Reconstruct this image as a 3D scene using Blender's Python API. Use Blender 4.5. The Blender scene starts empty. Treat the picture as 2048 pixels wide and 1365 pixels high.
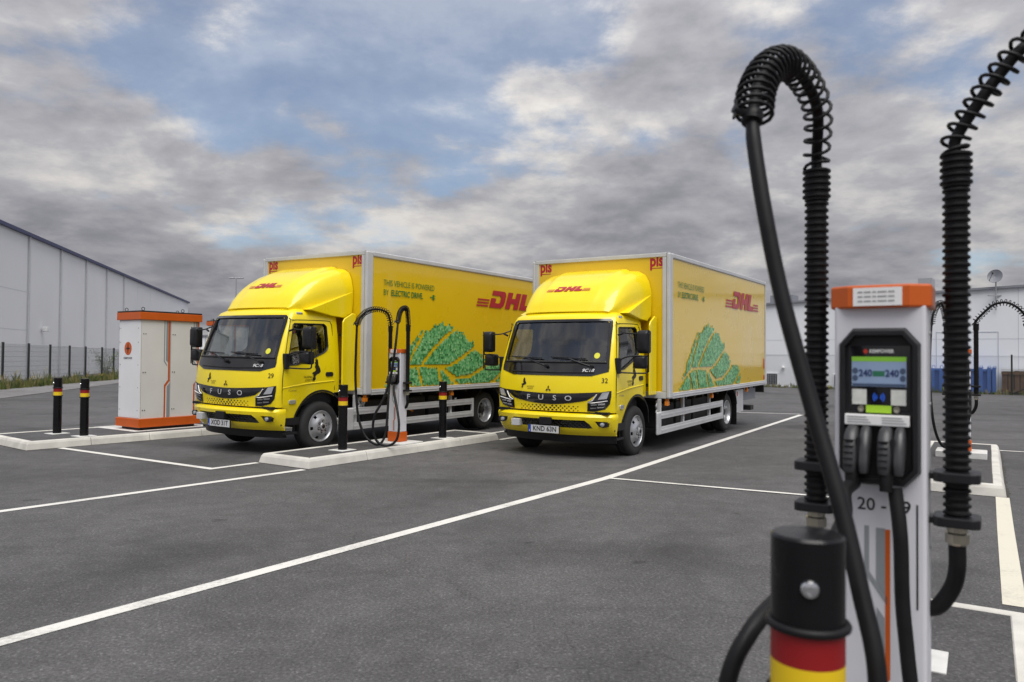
import bpy, math, random
import numpy as np
from mathutils import Vector, Matrix
random.seed(7)
R = math.radians
SC = bpy.context.scene
COL = SC.collection

# ------------------------------------------------------------------ camera
cam_d = bpy.data.cameras.new('camera')
cam = bpy.data.objects.new('camera', cam_d); COL.objects.link(cam)
cam_d.sensor_width = 36.0
cam_d.lens = 1500.0 / 2048.0 * 36.0
cam_d.clip_start = 0.05; cam_d.clip_end = 4000
cam.location = (0, 0, 1.488)
cam.rotation_euler = (Matrix.Rotation(R(90 + 1.127), 3, 'X') @ Matrix.Rotation(R(0.5), 3, 'Z')).to_euler()
cam_d.dof.use_dof = True; cam_d.dof.focus_distance = 12.5; cam_d.dof.aperture_fstop = 3.6
SC.camera = cam

# ------------------------------------------------------------------ world: sky with broken cloud
SUN_DIR = Vector((0.07, -0.43, 0.90)).normalized()
w = bpy.data.worlds.new('World'); SC.world = w; w.use_nodes = True
nt = w.node_tree; nt.nodes.clear(); N = nt.nodes; L = nt.links
def wn(t, **k):
    n = N.new(t)
    for a, b in k.items(): setattr(n, a, b)
    return n
def wmath(op, a, b=None, c=None):
    n = wn('ShaderNodeMath', operation=op)
    for i, v in enumerate((a, b, c)):
        if v is None: continue
        if isinstance(v, (int, float)): n.inputs[i].default_value = v
        else: L.new(v, n.inputs[i])
    return n.outputs[0]
tc = wn('ShaderNodeTexCoord')
sep = wn('ShaderNodeSeparateXYZ'); L.new(tc.outputs['Generated'], sep.inputs[0])
zz = wmath('ADD', wmath('MAXIMUM', sep.outputs[2], 0.0), 0.25)
cmb = wn('ShaderNodeCombineXYZ')
L.new(wmath('DIVIDE', sep.outputs[0], zz), cmb.inputs[0]); L.new(wmath('DIVIDE', sep.outputs[1], zz), cmb.inputs[1])
def noise(scale, detail, rough, off, dist=0.0):
    mp = wn('ShaderNodeMapping'); mp.inputs['Location'].default_value = off
    L.new(cmb.outputs[0], mp.inputs[0])
    n = wn('ShaderNodeTexNoise'); n.inputs['Scale'].default_value = scale; n.inputs['Detail'].default_value = detail
    n.inputs['Roughness'].default_value = rough; n.inputs['Distortion'].default_value = dist
    L.new(mp.outputs[0], n.inputs['Vector']); return n.outputs['Fac']
def mrange(v, a, b, c=0.0, d=1.0, smooth=True):
    n = wn('ShaderNodeMapRange'); n.interpolation_type = 'SMOOTHSTEP' if smooth else 'LINEAR'
    L.new(v, n.inputs[0]); n.inputs[1].default_value = a; n.inputs[2].default_value = b
    n.inputs[3].default_value = c; n.inputs[4].default_value = d; return n.outputs[0]
CO = (9.5, 1.2, 0.0)
n_big = noise(0.75, 3, 0.5, (CO[0] + 1.7, CO[1], 0))
n_mid = noise(2.4, 14, 0.60, CO, 0.08)
n_sun = noise(2.4, 14, 0.60, (CO[0] + 0.015, CO[1] + 0.07, 0), 0.08)
n_tone = noise(1.7, 8, 0.50, (CO[0] + 9.0, CO[1] - 4.0, 0), 0.3)
def blob(v, a, b):
    vm = wn('ShaderNodeVectorMath', operation='DOT_PRODUCT'); vv = Vector(v).normalized()
    nm = wn('ShaderNodeVectorMath', operation='NORMALIZE'); L.new(tc.outputs['Generated'], nm.inputs[0])
    L.new(nm.outputs[0], vm.inputs[0]); vm.inputs[1].default_value = vv
    return mrange(vm.outputs['Value'], a, b)
gap = blob((-0.20, 1.0, 0.48), 0.93, 0.995)
dens = wmath('ADD', wmath('MULTIPLY', n_mid, 0.62), wmath('MULTIPLY', n_big, 0.40))
low = mrange(sep.outputs[2], 0.16, 0.34, 0.13, 0.015)
dens = wmath('ADD', dens, low)
dens = wmath('SUBTRACT', dens, wmath('MULTIPLY', gap, 0.12))
mask = mrange(dens, 0.43, 0.545, 0.33, 1.0)
relief = wmath('MULTIPLY', wmath('SUBTRACT', n_mid, n_sun), 1.9)
thick = mrange(dens, 0.48, 0.74, 1.0, 0.0)
tone = wmath('ADD', wmath('MULTIPLY', thick, 0.42), wmath('MULTIPLY', mrange(n_tone, 0.36, 0.66), 0.50))
tone = wmath('ADD', wmath('ADD', tone, relief), mrange(sep.outputs[2], 0.05, 0.30, 0.14, 0.0))
cr = wn('ShaderNodeValToRGB'); L.new(tone, cr.inputs[0])
e = cr.color_ramp.elements
e[0].position = 0.0; e[0].color = (0.20, 0.20, 0.225, 1)
e[1].position = 1.0; e[1].color = (0.66, 0.635, 0.605, 1)
for p, c in ((0.30, (0.265, 0.265, 0.292, 1)), (0.62, (0.385, 0.383, 0.405, 1))):
    q = e.new(p); q.color = c
sky = wn('ShaderNodeTexSky', sky_type='NISHITA'); sky.sun_disc = False
sky.sun_elevation = math.asin(SUN_DIR.z); sky.sun_rotation = math.atan2(SUN_DIR.x, SUN_DIR.y)
sky.dust_density = 1.6; sky.ozone_density = 2.0; sky.air_density = 1.0
bg1 = wn('ShaderNodeBackground'); L.new(sky.outputs[0], bg1.inputs[0]); bg1.inputs[1].default_value = 0.14
bg2 = wn('ShaderNodeBackground'); L.new(cr.outputs[0], bg2.inputs[0]); L.new(mrange(sep.outputs[2], 0.0, 1.0, 0.86, 2.2, False), bg2.inputs[1])
mx = wn('ShaderNodeMixShader'); L.new(mask, mx.inputs[0]); L.new(bg1.outputs[0], mx.inputs[1]); L.new(bg2.outputs[0], mx.inputs[2])
wo = wn('ShaderNodeOutputWorld'); L.new(mx.outputs[0], wo.inputs[0])

sun_d = bpy.data.lights.new('sun', 'SUN'); sun = bpy.data.objects.new('sun', sun_d); COL.objects.link(sun)
sun_d.energy = 3.3; sun_d.angle = R(50); sun_d.color = (1.0, 0.965, 0.92)
sun.rotation_euler = SUN_DIR.to_track_quat('Z', 'Y').to_euler()

SC.view_settings.view_transform = 'Standard'; SC.view_settings.look = 'None'
SC.view_settings.exposure = 0.0; SC.view_settings.gamma = 1.0
try:
    SC.cycles.use_denoising = True
    SC.cycles.max_bounces = 8; SC.cycles.transparent_max_bounces = 24
except Exception: pass

# ------------------------------------------------------------------ helpers: materials
MATS = {}
def mat(name, col, rough=0.5, metal=0.0, coat=0.0, spec=0.5, var=0.0, vscale=6.0, bump=0.0, bscale=80.0, emit=None):
    if name in MATS: return MATS[name]
    m = bpy.data.materials.new(name); m.use_nodes = True
    t = m.node_tree; b = t.nodes['Principled BSDF']
    b.inputs['Base Color'].default_value = (*col, 1); b.inputs['Roughness'].default_value = rough
    b.inputs['Metallic'].default_value = metal; b.inputs['Coat Weight'].default_value = coat
    b.inputs['Coat Roughness'].default_value = 0.04; b.inputs['Specular IOR Level'].default_value = spec
    if emit:
        b.inputs['Emission Color'].default_value = (*col, 1); b.inputs['Emission Strength'].default_value = emit
    tcn = t.nodes.new('ShaderNodeTexCoord')
    if var > 0:
        n = t.nodes.new('ShaderNodeTexNoise'); n.inputs['Scale'].default_value = vscale; n.inputs['Detail'].default_value = 6
        t.links.new(tcn.outputs['Object'], n.inputs['Vector'])
        mr = t.nodes.new('ShaderNodeMapRange'); mr.inputs[1].default_value = 0.3; mr.inputs[2].default_value = 0.7
        mr.inputs[3].default_value = 1 - var; mr.inputs[4].default_value = 1 + var
        t.links.new(n.outputs['Fac'], mr.inputs[0])
        vm = t.nodes.new('ShaderNodeVectorMath'); vm.operation = 'SCALE'; vm.inputs[0].default_value = col
        t.links.new(mr.outputs[0], vm.inputs['Scale']); t.links.new(vm.outputs[0], b.inputs['Base Color'])
        mr2 = t.nodes.new('ShaderNodeMapRange'); mr2.inputs[1].default_value = 0.3; mr2.inputs[2].default_value = 0.7
        mr2.inputs[3].default_value = max(0.02, rough - 0.08); mr2.inputs[4].default_value = min(1, rough + 0.08)
        t.links.new(n.outputs['Fac'], mr2.inputs[0]); t.links.new(mr2.outputs[0], b.inputs['Roughness'])
    if bump > 0:
        n2 = t.nodes.new('ShaderNodeTexNoise'); n2.inputs['Scale'].default_value = bscale; n2.inputs['Detail'].default_value = 4
        t.links.new(tcn.outputs['Object'], n2.inputs['Vector'])
        bp = t.nodes.new('ShaderNodeBump'); bp.inputs['Strength'].default_value = bump; bp.inputs['Distance'].default_value = 0.01
        t.links.new(n2.outputs['Fac'], bp.inputs['Height']); t.links.new(bp.outputs[0], b.inputs['Normal'])
    MATS[name] = m; return m

def glass_mat(name, tint, refl=1.0):
    m = bpy.data.materials.new(name); m.use_nodes = True; t = m.node_tree; t.nodes.clear()
    tr = t.nodes.new('ShaderNodeBsdfTransparent'); tr.inputs[0].default_value = (*tint, 1)
    gl = t.nodes.new('ShaderNodeBsdfGlossy'); gl.inputs['Roughness'].default_value = 0.02; gl.inputs[0].default_value = (refl, refl, refl, 1)
    fr = t.nodes.new('ShaderNodeLayerWeight'); fr.inputs[0].default_value = 0.5
    pw = t.nodes.new('ShaderNodeMath'); pw.operation = 'POWER'; pw.inputs[1].default_value = 4.0; t.links.new(fr.outputs['Facing'], pw.inputs[0])
    ma = t.nodes.new('ShaderNodeMath'); ma.operation = 'MULTIPLY_ADD'; ma.inputs[1].default_value = 0.85; ma.inputs[2].default_value = 0.10
    t.links.new(pw.outputs[0], ma.inputs[0])
    mix = t.nodes.new('ShaderNodeMixShader'); t.links.new(ma.outputs[0], mix.inputs[0])
    t.links.new(tr.outputs[0], mix.inputs[1]); t.links.new(gl.outputs[0], mix.inputs[2])
    o = t.nodes.new('ShaderNodeOutputMaterial'); t.links.new(mix.outputs[0], o.inputs[0])
    MATS[name] = m; return m

def asphalt_mat(name, base, marks=True):
    m = bpy.data.materials.new(name); m.use_nodes = True; t = m.node_tree; b = t.nodes['Principled BSDF']
    ge = t.nodes.new('ShaderNodeNewGeometry'); ln = t.links
    def nz(scale, det, rough=0.55, vec=None, dist=0.0):
        n = t.nodes.new('ShaderNodeTexNoise'); n.inputs['Scale'].default_value = scale; n.inputs['Detail'].default_value = det
        n.inputs['Roughness'].default_value = rough; n.inputs['Distortion'].default_value = dist
        ln.new(vec or ge.outputs['Position'], n.inputs['Vector']); return n.outputs['Fac']
    def mr(v, a, b_, c, d, sm=True):
        n = t.nodes.new('ShaderNodeMapRange'); n.interpolation_type = 'SMOOTHSTEP' if sm else 'LINEAR'
        ln.new(v, n.inputs[0])
        for i, x in enumerate((a, b_, c, d)): n.inputs[i + 1].default_value = x
        return n.outputs[0]
    def mul(a, b_):
        n = t.nodes.new('ShaderNodeMath'); n.operation = 'MULTIPLY'; ln.new(a, n.inputs[0])
        if isinstance(b_, float): n.inputs[1].default_value = b_
        else: ln.new(b_, n.inputs[1])
        return n.outputs[0]
    v = mr(nz(0.16, 6, 0.62), 0.3, 0.7, 0.84, 1.15)
    v = mul(v, mr(nz(0.9, 8, 0.70, dist=0.9), 0.30, 0.70, 0.86, 1.12))
    v = mul(v, mr(nz(4.5, 6, 0.6, dist=0.4), 0.30, 0.70, 0.90, 1.10))
    fine = nz(55.0, 3, 0.7)
    v = mul(v, mr(fine, 0.28, 0.72, 0.55, 1.48, False))
    vor = t.nodes.new('ShaderNodeTexVoronoi'); vor.inputs['Scale'].default_value = 95.0; ln.new(ge.outputs['Position'], vor.inputs['Vector'])
    sc = t.nodes.new('ShaderNodeSeparateColor'); ln.new(vor.outputs['Color'], sc.inputs[0])
    v = mul(v, mr(sc.outputs[0], 0.82, 1.0, 1.0, 1.65, False))
    v = mul(v, mr(nz(9.0, 3, 0.5), 0.70, 0.78, 1.0, 1.25))
    if marks:
        mp = t.nodes.new('ShaderNodeMapping'); ln.new(ge.outputs['Position'], mp.inputs[0])
        mp.inputs['Rotation'].default_value = (0, 0, R(33)); mp.inputs['Scale'].default_value = (0.10, 1.1, 1.0)
        v = mul(v, mr(nz(0.75, 4, 0.55, mp.outputs[0], 0.5), 0.58, 0.70, 1.0, 0.70))
        mp2 = t.nodes.new('ShaderNodeMapping'); ln.new(ge.outputs['Position'], mp2.inputs[0])
        mp2.inputs['Rotation'].default_value = (0, 0, R(-52)); mp2.inputs['Scale'].default_value = (0.12, 1.5, 1.0)
        v = mul(v, mr(nz(0.9, 3, 0.5, mp2.outputs[0], 0.3), 0.60, 0.72, 1.0, 0.80))
        # worn tyre arcs: rings about two turning centres, broken up by noise
        for cx_, cy_, sc_, lo_, dk in ((9.0, 2.0, 0.55, 0.90, 0.80), (-14.0, 16.0, 0.42, 0.90, 0.80), (3.0, 34.0, 0.36, 0.90, 0.72)):
            mp3 = t.nodes.new('ShaderNodeMapping'); ln.new(ge.outputs['Position'], mp3.inputs[0]); mp3.inputs['Location'].default_value = (-cx_, -cy_, 0)
            ws = t.nodes.new('ShaderNodeTexWave'); ws.wave_type = 'RINGS'; ws.rings_direction = 'Z'; ws.inputs['Scale'].default_value = sc_ / 6.0
            ws.inputs['Distortion'].default_value = 1.6; ws.inputs['Detail'].default_value = 2; ws.inputs['Detail Scale'].default_value = 0.25
            ln.new(mp3.outputs[0], ws.inputs['Vector'])
            ring = mr(ws.outputs['Fac'], lo_, 1.0, 0.0, 1.0)
            brk = mr(nz(0.22, 3, 0.5), 0.45, 0.58, 0.0, 1.0)
            both = mul(ring, brk)
            v = mul(v, mr(both, 0.0, 1.0, 1.0, dk, False))
        # drips and stains
        v = mul(v, mr(nz(2.6, 2, 0.4, dist=0.2), 0.71, 0.76, 1.0, 0.62))
        v = mul(v, mr(nz(0.55, 9, 0.75, dist=0.6), 0.60, 0.70, 1.0, 1.25))
        # hairline cracks
        vc = t.nodes.new('ShaderNodeTexVoronoi'); vc.feature = 'DISTANCE_TO_EDGE'; vc.inputs['Scale'].default_value = 0.16
        wv = t.nodes.new('ShaderNodeVectorMath'); wv.operation = 'ADD'; nn = t.nodes.new('ShaderNodeTexNoise'); nn.inputs['Scale'].default_value = 1.3; nn.inputs['Detail'].default_value = 5
        ln.new(ge.outputs['Position'], nn.inputs['Vector']); ln.new(ge.outputs['Position'], wv.inputs[0]); ln.new(nn.outputs['Color'], wv.inputs[1]); ln.new(wv.outputs[0], vc.inputs['Vector'])
        v = mul(v, mr(vc.outputs['Distance'], 0.0, 0.0016, 0.72, 1.0, False))
    col = t.nodes.new('ShaderNodeVectorMath'); col.operation = 'SCALE'; col.inputs[0].default_value = base
    ln.new(v, col.inputs['Scale']); ln.new(col.outputs[0], b.inputs['Base Color'])
    b.inputs['Roughness'].default_value = 0.80; b.inputs['Specular IOR Level'].default_value = 0.35
    bp = t.nodes.new('ShaderNodeBump'); bp.inputs['Strength'].default_value = 0.55; bp.inputs['Distance'].default_value = 0.006
    ln.new(fine, bp.inputs['Height']); ln.new(bp.outputs[0], b.inputs['Normal'])
    MATS[name] = m; return m

def paintline_mat(name, colr, wear=0.5):
    m = bpy.data.materials.new(name); m.use_nodes = True; t = m.node_tree; b = t.nodes['Principled BSDF']; ln = t.links
    ge = t.nodes.new('ShaderNodeNewGeometry')
    n1 = t.nodes.new('ShaderNodeTexNoise'); n1.inputs['Scale'].default_value = 38; n1.inputs['Detail'].default_value = 6; n1.inputs['Roughness'].default_value = 0.7
    n2 = t.nodes.new('ShaderNodeTexNoise'); n2.inputs['Scale'].default_value = 2.2; n2.inputs['Detail'].default_value = 5
    for n in (n1, n2): ln.new(ge.outputs['Position'], n.inputs['Vector'])
    a = t.nodes.new('ShaderNodeMath'); a.operation = 'ADD'; ln.new(n1.outputs['Fac'], a.inputs[0]); ln.new(n2.outputs['Fac'], a.inputs[1])
    mr = t.nodes.new('ShaderNodeMapRange'); ln.new(a.outputs[0], mr.inputs[0])
    mr.inputs[1].default_value = 0.72; mr.inputs[2].default_value = 0.98; mr.inputs[3].default_value = 1 - wear; mr.inputs[4].default_value = 1.0
    mixc = t.nodes.new('ShaderNodeMix'); mixc.data_type = 'RGBA'
    mixc.inputs[6].default_value = (0.20, 0.195, 0.19, 1); mixc.inputs[7].default_value = (*colr, 1)
    ln.new(mr.outputs[0], mixc.inputs[0]); ln.new(mixc.outputs[2], b.inputs['Base Color'])
    b.inputs['Roughness'].default_value = 0.7
    MATS[name] = m; return m

# ------------------------------------------------------------------ helpers: geometry
class MB:
    def __init__(s): s.v = []; s.f = []; s.m = []; s.mi = 0
    def add(s, vs, fs):
        o = len(s.v); s.v += [tuple(p) for p in vs]; s.f += [tuple(i + o for i in f) for f in fs]; s.m += [s.mi] * len(fs); return s
    def box(s, x0, x1, y0, y1, z0, z1):
        return s.add([(x, y, z) for x in (x0, x1) for y in (y0, y1) for z in (z0, z1)],
                     [(0, 1, 3, 2), (4, 6, 7, 5), (0, 4, 5, 1), (2, 3, 7, 6), (0, 2, 6, 4), (1, 5, 7, 3)])
    def bar(s, a, b, wd, hg, up=(0, 0, 1)):
        a = Vector(a); b = Vector(b); d = (b - a).normalized(); u = Vector(up)
        x = d.cross(u)
        if x.length < 1e-4: x = d.cross(Vector((0, 1, 0)))
        x.normalize(); u = x.cross(d).normalized(); x = x * wd / 2; u = u * hg / 2
        vs = [p + sx * x + su * u for p in (a, b) for sx, su in ((-1, -1), (1, -1), (1, 1), (-1, 1))]
        return s.add(vs, [(3, 2, 1, 0), (4, 5, 6, 7), (0, 1, 5, 4), (1, 2, 6, 5), (2, 3, 7, 6), (3, 0, 4, 7)])
    def prism(s, poly, fn, d0, d1):
        n = len(poly)
        vs = [fn(u, v, d0) for u, v in poly] + [fn(u, v, d1) for u, v in poly]
        fs = [tuple(range(n - 1, -1, -1)), tuple(range(n, 2 * n))] + [(i, (i + 1) % n, n + (i + 1) % n, n + i) for i in range(n)]
        return s.add(vs, fs)
    def flat(s, poly, fn):
        return s.add([fn(u, v) for u, v in poly], [tuple(range(len(poly)))])
    def tube(s, pts, r, n=8, caps=True):
        P = [Vector(p) for p in pts]; k = len(P)
        rr = r if isinstance(r, (list, tuple)) else [r] * k
        T = [(P[min(i + 1, k - 1)] - P[max(i - 1, 0)]).normalized() for i in range(k)]
        u = T[0].orthogonal().normalized(); vs = []
        for i in range(k):
            u = (u - T[i] * u.dot(T[i])).normalized(); w_ = T[i].cross(u)
            for j in range(n):
                a = 2 * math.pi * j / n
                vs.append(P[i] + (u * math.cos(a) + w_ * math.sin(a)) * rr[i])
        fs = [(i * n + j, i * n + (j + 1) % n, (i + 1) * n + (j + 1) % n, (i + 1) * n + j) for i in range(k - 1) for j in range(n)]
        if caps: fs += [tuple(range(n - 1, -1, -1)), tuple(range((k - 1) * n, k * n))]
        return s.add(vs, fs)
    def lathe(s, prof, fn, n=24, skip=None):
        k = len(prof); vs = []
        for r, h in prof:
            for j in range(n):
                a = 2 * math.pi * j / n; vs.append(fn(r * math.cos(a), r * math.sin(a), h))
        fs = []
        for i in range(k - 1):
            for j in range(n):
                if skip and skip(i, j): continue
                fs.append((i * n + j, i * n + (j + 1) % n, (i + 1) * n + (j + 1) % n, (i + 1) * n + j))
        return s.add(vs, fs)
    def grid(s, fn, us, vs_, flip=False):
        a, b = len(us), len(vs_)
        pts = [fn(u, v) for v in vs_ for u in us]
        fs = [(j * a + i, j * a + i + 1, (j + 1) * a + i + 1, (j + 1) * a + i) for j in range(b - 1) for i in range(a - 1)]
        if flip: fs = [f[::-1] for f in fs]
        return s.add(pts, fs)
    def mesh(s, name):
        me = bpy.data.meshes.new(name); me.from_pydata(s.v, [], s.f); me.update(); return me
    def build(s, name, m, parent=None, smooth=None, bevel=0.0, bseg=2, recalc=True):
        me = s.mesh(name)
        ms = m if isinstance(m, (list, tuple)) else [m]
        for q in ms: me.materials.append(MATS[q] if isinstance(q, str) else q)
        if len(ms) > 1: me.polygons.foreach_set('material_index', s.m)
        return link(name, me, parent, smooth, bevel, bseg, recalc)

def recalc_normals(me):
    import bmesh
    bm = bmesh.new(); bm.from_mesh(me); bmesh.ops.recalc_face_normals(bm, faces=bm.faces); bm.to_mesh(me); bm.free()
def link(name, me, parent=None, smooth=None, bevel=0.0, bseg=2, recalc=True):
    if recalc: recalc_normals(me)
    if smooth is not None:
        me.polygons.foreach_set('use_smooth', [True] * len(me.polygons))
        me.set_sharp_from_angle(angle=R(smooth))
    o = bpy.data.objects.new(name, me); COL.objects.link(o)
    if parent: o.parent = parent
    if bevel:
        b = o.modifiers.new('bevel', 'BEVEL'); b.width = bevel; b.segments = bseg; b.limit_method = 'ANGLE'; b.angle_limit = R(40)
    return o
def empty(name, loc=(0, 0, 0), rot=(0, 0, 0), label=None, cat=None, group=None):
    o = bpy.data.objects.new(name, None); COL.objects.link(o); o.location = loc; o.rotation_euler = rot
    o.empty_display_size = 0.2
    tag(o, label, cat, group); return o
def tag(o, label=None, cat=None, group=None, kind=None):
    if label: o['label'] = label
    if cat: o['category'] = cat
    if group: o['group'] = group
    if kind: o['kind'] = kind
    return o
def copy_tree(o, parent=None):
    c = o.copy(); COL.objects.link(c); c.parent = parent
    for ch in list(o.children): copy_tree(ch, c)
    return c
def spline(pts, per=8):
    P = [Vector(p) for p in pts]; P = [P[0] * 2 - P[1]] + P + [P[-1] * 2 - P[-2]]; out = []
    for i in range(1, len(P) - 2):
        a, b, c, d = P[i - 1:i + 3]
        for k in range(per):
            t = k / per
            out.append(0.5 * ((2 * b) + (c - a) * t + (2 * a - 5 * b + 4 * c - d) * t * t + (3 * b - a - 3 * c + d) * t ** 3))
    out.append(P[-2]); return out
def resample(pts, step):
    out = [pts[0]]; acc = 0.0
    for a, b in zip(pts, pts[1:]):
        d = (b - a).length; t = step - acc
        while t <= d:
            out.append(a.lerp(b, t / d)); t += step
        acc = (acc + d) % step if d else acc
        acc = d - (t - step)
    return out
TXT = {}
def text_geo(body, size=1.0, bold=0.0, shear=0.0, spacing=1.0, align='CENTER'):
    key = (body, bold, shear, spacing, align)
    if key not in TXT:
        cu = bpy.data.curves.new('t', 'FONT'); cu.body = body; cu.size = 1.0; cu.offset = bold; cu.shear = shear
        cu.space_character = spacing; cu.align_x = align; cu.align_y = 'CENTER'; cu.resolution_u = 3; cu.fill_mode = 'FRONT'
        o = bpy.data.objects.new('t', cu); COL.objects.link(o)
        dg = bpy.context.evaluated_depsgraph_get(); me = bpy.data.meshes.new_from_object(o.evaluated_get(dg))
        TXT[key] = ([tuple(v.co) for v in me.vertices], [tuple(p.vertices) for p in me.polygons])
        bpy.data.objects.remove(o); bpy.data.curves.remove(cu); bpy.data.meshes.remove(me)
    vs, fs = TXT[key]
    return [(x * size, y * size) for x, y, _ in vs], fs
def text_part(name, body, size, fn, m, parent, sx=1.0, **k):
    vs, fs = text_geo(body, size, **k)
    b = MB(); b.add([fn(u * sx, v) for u, v in vs], fs); return b.build(name, m, parent, recalc=False)
def boolean(me_a, cutters):
    o = bpy.data.objects.new('tmp', me_a); COL.objects.link(o); tmp = [o]
    for c in cutters:
        recalc_normals(c); oc = bpy.data.objects.new('tmpc', c); COL.objects.link(oc); tmp.append(oc)
        md = o.modifiers.new('b', 'BOOLEAN'); md.operation = 'DIFFERENCE'; md.solver = 'EXACT'; md.object = oc
    dg = bpy.context.evaluated_depsgraph_get(); dg.update()
    r = bpy.data.meshes.new_from_object(o.evaluated_get(dg))
    for q in tmp: bpy.data.objects.remove(q)
    return r
def arc(cx, cy, r, a0, a1, n): return [(cx + r * math.cos(R(a0 + (a1 - a0) * i / n)), cy + r * math.sin(R(a0 + (a1 - a0) * i / n))) for i in range(n + 1)]
def rrect(x0, x1, y0, y1, r, n=4):
    return arc(x1 - r, y1 - r, r, 0, 90, n) + arc(x0 + r, y1 - r, r, 90, 180, n) + arc(x0 + r, y0 + r, r, 180, 270, n) + arc(x1 - r, y0 + r, r, 270, 360, n)

# ------------------------------------------------------------------ materials
asphalt_mat('asphalt', (0.081, 0.0795, 0.0805)); asphalt_mat('asphalt_island', (0.066, 0.0645, 0.066), False)
asphalt_mat('asphalt_path', (0.17, 0.166, 0.166), False)
paintline_mat('line_white', (0.66, 0.65, 0.61), 0.55); paintline_mat('line_cream', (0.62, 0.59, 0.49), 0.3)
mat('kerb', (0.56, 0.545, 0.50), 0.85, var=0.16, vscale=3.5, bump=0.35, bscale=140)
mat('grit', (0.045, 0.042, 0.036), 0.95, var=0.4, vscale=25, bump=0.4)
mat('concrete_plate', (0.60, 0.60, 0.58), 0.8, var=0.10, vscale=9, bump=0.2)
mat('cab_yellow', (0.88, 0.69, 0.002), 0.32, coat=0.5, var=0.02, vscale=3)
mat('box_yellow', (0.76, 0.51, 0.003), 0.30, coat=0.9, var=0.025, vscale=1.2)
mat('alu', (0.62, 0.63, 0.65), 0.42, metal=0.35, var=0.06, vscale=5)
mat('alu_white', (0.55, 0.56, 0.58), 0.45, metal=0.10, var=0.05, vscale=5)
mat('black_plastic', (0.012, 0.012, 0.014), 0.42, spec=0.35, var=0.12, vscale=12)
mat('black_gloss', (0.008, 0.008, 0.010), 0.10, coat=0.5)
mat('black_rubber', (0.008, 0.008, 0.009), 0.48, spec=0.24, var=0.15, vscale=20)
mat('tyre', (0.022, 0.022, 0.022), 0.78, var=0.25, vscale=9, bump=0.15)
mat('chassis', (0.018, 0.018, 0.019), 0.6, var=0.2)
mat('chrome', (0.75, 0.75, 0.77), 0.15, metal=1.0)
mat('badge_silver', (0.62, 0.62, 0.64), 0.35, metal=0.3)
mat('steel_rim', (0.46, 0.47, 0.49), 0.34, metal=0.65, var=0.08, vscale=14)
mat('lens', (0.55, 0.57, 0.60), 0.08, metal=0.6, coat=1.0)
mat('lens_amber', (0.75, 0.22, 0.01), 0.15, coat=0.6)
mat('red_reflector', (0.62, 0.03, 0.02), 0.2, coat=0.5)
mat('dhl_red', (0.42, 0.012, 0.03), 0.40, coat=0.2)
mat('green_dark', (0.010, 0.17, 0.035), 0.4, coat=0.2)
for i, c in enumerate(((0.055, 0.26, 0.075), (0.11, 0.39, 0.15), (0.19, 0.50, 0.20), (0.025, 0.16, 0.045), (0.30, 0.58, 0.27))):
    mat('leaf_green_%d' % i, c, 0.38, coat=0.3)
mat('black_print', (0.010, 0.009, 0.010), 0.45)
mat('brown_print', (0.055, 0.035, 0.012), 0.45)
mat('white_paint', (0.77, 0.78, 0.80), 0.40, var=0.03, vscale=3)
mat('white_print', (0.78, 0.78, 0.78), 0.45)
mat('plate_white', (0.58, 0.59, 0.60), 0.4, var=0.05)
mat('plate_blue', (0.01, 0.05, 0.35), 0.4)
mat('interior', (0.030, 0.030, 0.033), 0.7, var=0.2)
mat('seat_grey', (0.055, 0.055, 0.06), 0.85, var=0.15)
mat('charger_white', (0.66, 0.66, 0.70), 0.42, var=0.03, vscale=5)
mat('charger_orange', (0.56, 0.100, 0.008), 0.40, var=0.05, vscale=6)
mat('cabinet_white_shaded', (0.70, 0.695, 0.675), 0.45, var=0.04, vscale=2)  # cabinet white with the long side's dimmer, warmer light put into the colour
mat('grey_stripe', (0.27, 0.29, 0.31), 0.45)
mat('screen_blue', (0.20, 0.27, 0.40), 0.12, emit=0.22, coat=0.6)
mat('screen_green', (0.16, 0.36, 0.03), 0.3, emit=0.3)
mat('screen_digits', (0.02, 0.035, 0.12), 0.3)
mat('screen_dark', (0.06, 0.09, 0.16), 0.3)
mat('nfc_blue', (0.02, 0.10, 0.60), 0.3, emit=0.5)
mat('label_pale', (0.62, 0.63, 0.60), 0.5, var=0.12, vscale=60)
mat('label_green', (0.36, 0.62, 0.03), 0.5)
mat('text_grey', (0.30, 0.30, 0.31), 0.5)
mat('brass', (0.50, 0.47, 0.38), 0.3, metal=0.9)
mat('gun_grey', (0.036, 0.037, 0.040), 0.38, var=0.1, vscale=30)
mat('band_red', (0.27, 0.006, 0.008), 0.45); mat('band_yellow', (0.80, 0.55, 0.01), 0.42)
mat('bollard_black', (0.006, 0.006, 0.007), 0.25, coat=0.08, spec=0.25, var=0.1)
mat('wall_white', (0.85, 0.86, 0.88), 0.6, var=0.025, vscale=0.3)
mat('wall_white_right', (0.78, 0.80, 0.83), 0.6, var=0.03, vscale=0.5)
mat('joint_grey', (0.46, 0.49, 0.54), 0.6)
mat('trim_blue', (0.045, 0.055, 0.14), 0.5); mat('trim_grey', (0.22, 0.23, 0.26), 0.5)
mat('fence_dark', (0.018, 0.022, 0.020), 0.5); mat('wire', (0.22, 0.23, 0.24), 0.5, metal=0.3)
mat('container_blue', (0.055, 0.14, 0.42), 0.5, var=0.18, vscale=2.5)
mat('wood', (0.12, 0.070, 0.038), 0.85, var=0.35, vscale=7, bump=0.3)
mat('window_dark', (0.03, 0.035, 0.04), 0.1)
for i, c in enumerate(((0.11, 0.15, 0.035), (0.20, 0.19, 0.06), (0.30, 0.26, 0.12), (0.05, 0.085, 0.02))):
    mat('weed_%d' % i, c, 0.8)
mat('weed_flower', (0.65, 0.52, 0.03), 0.7)
mat('bark', (0.05, 0.04, 0.03), 0.9)
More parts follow.
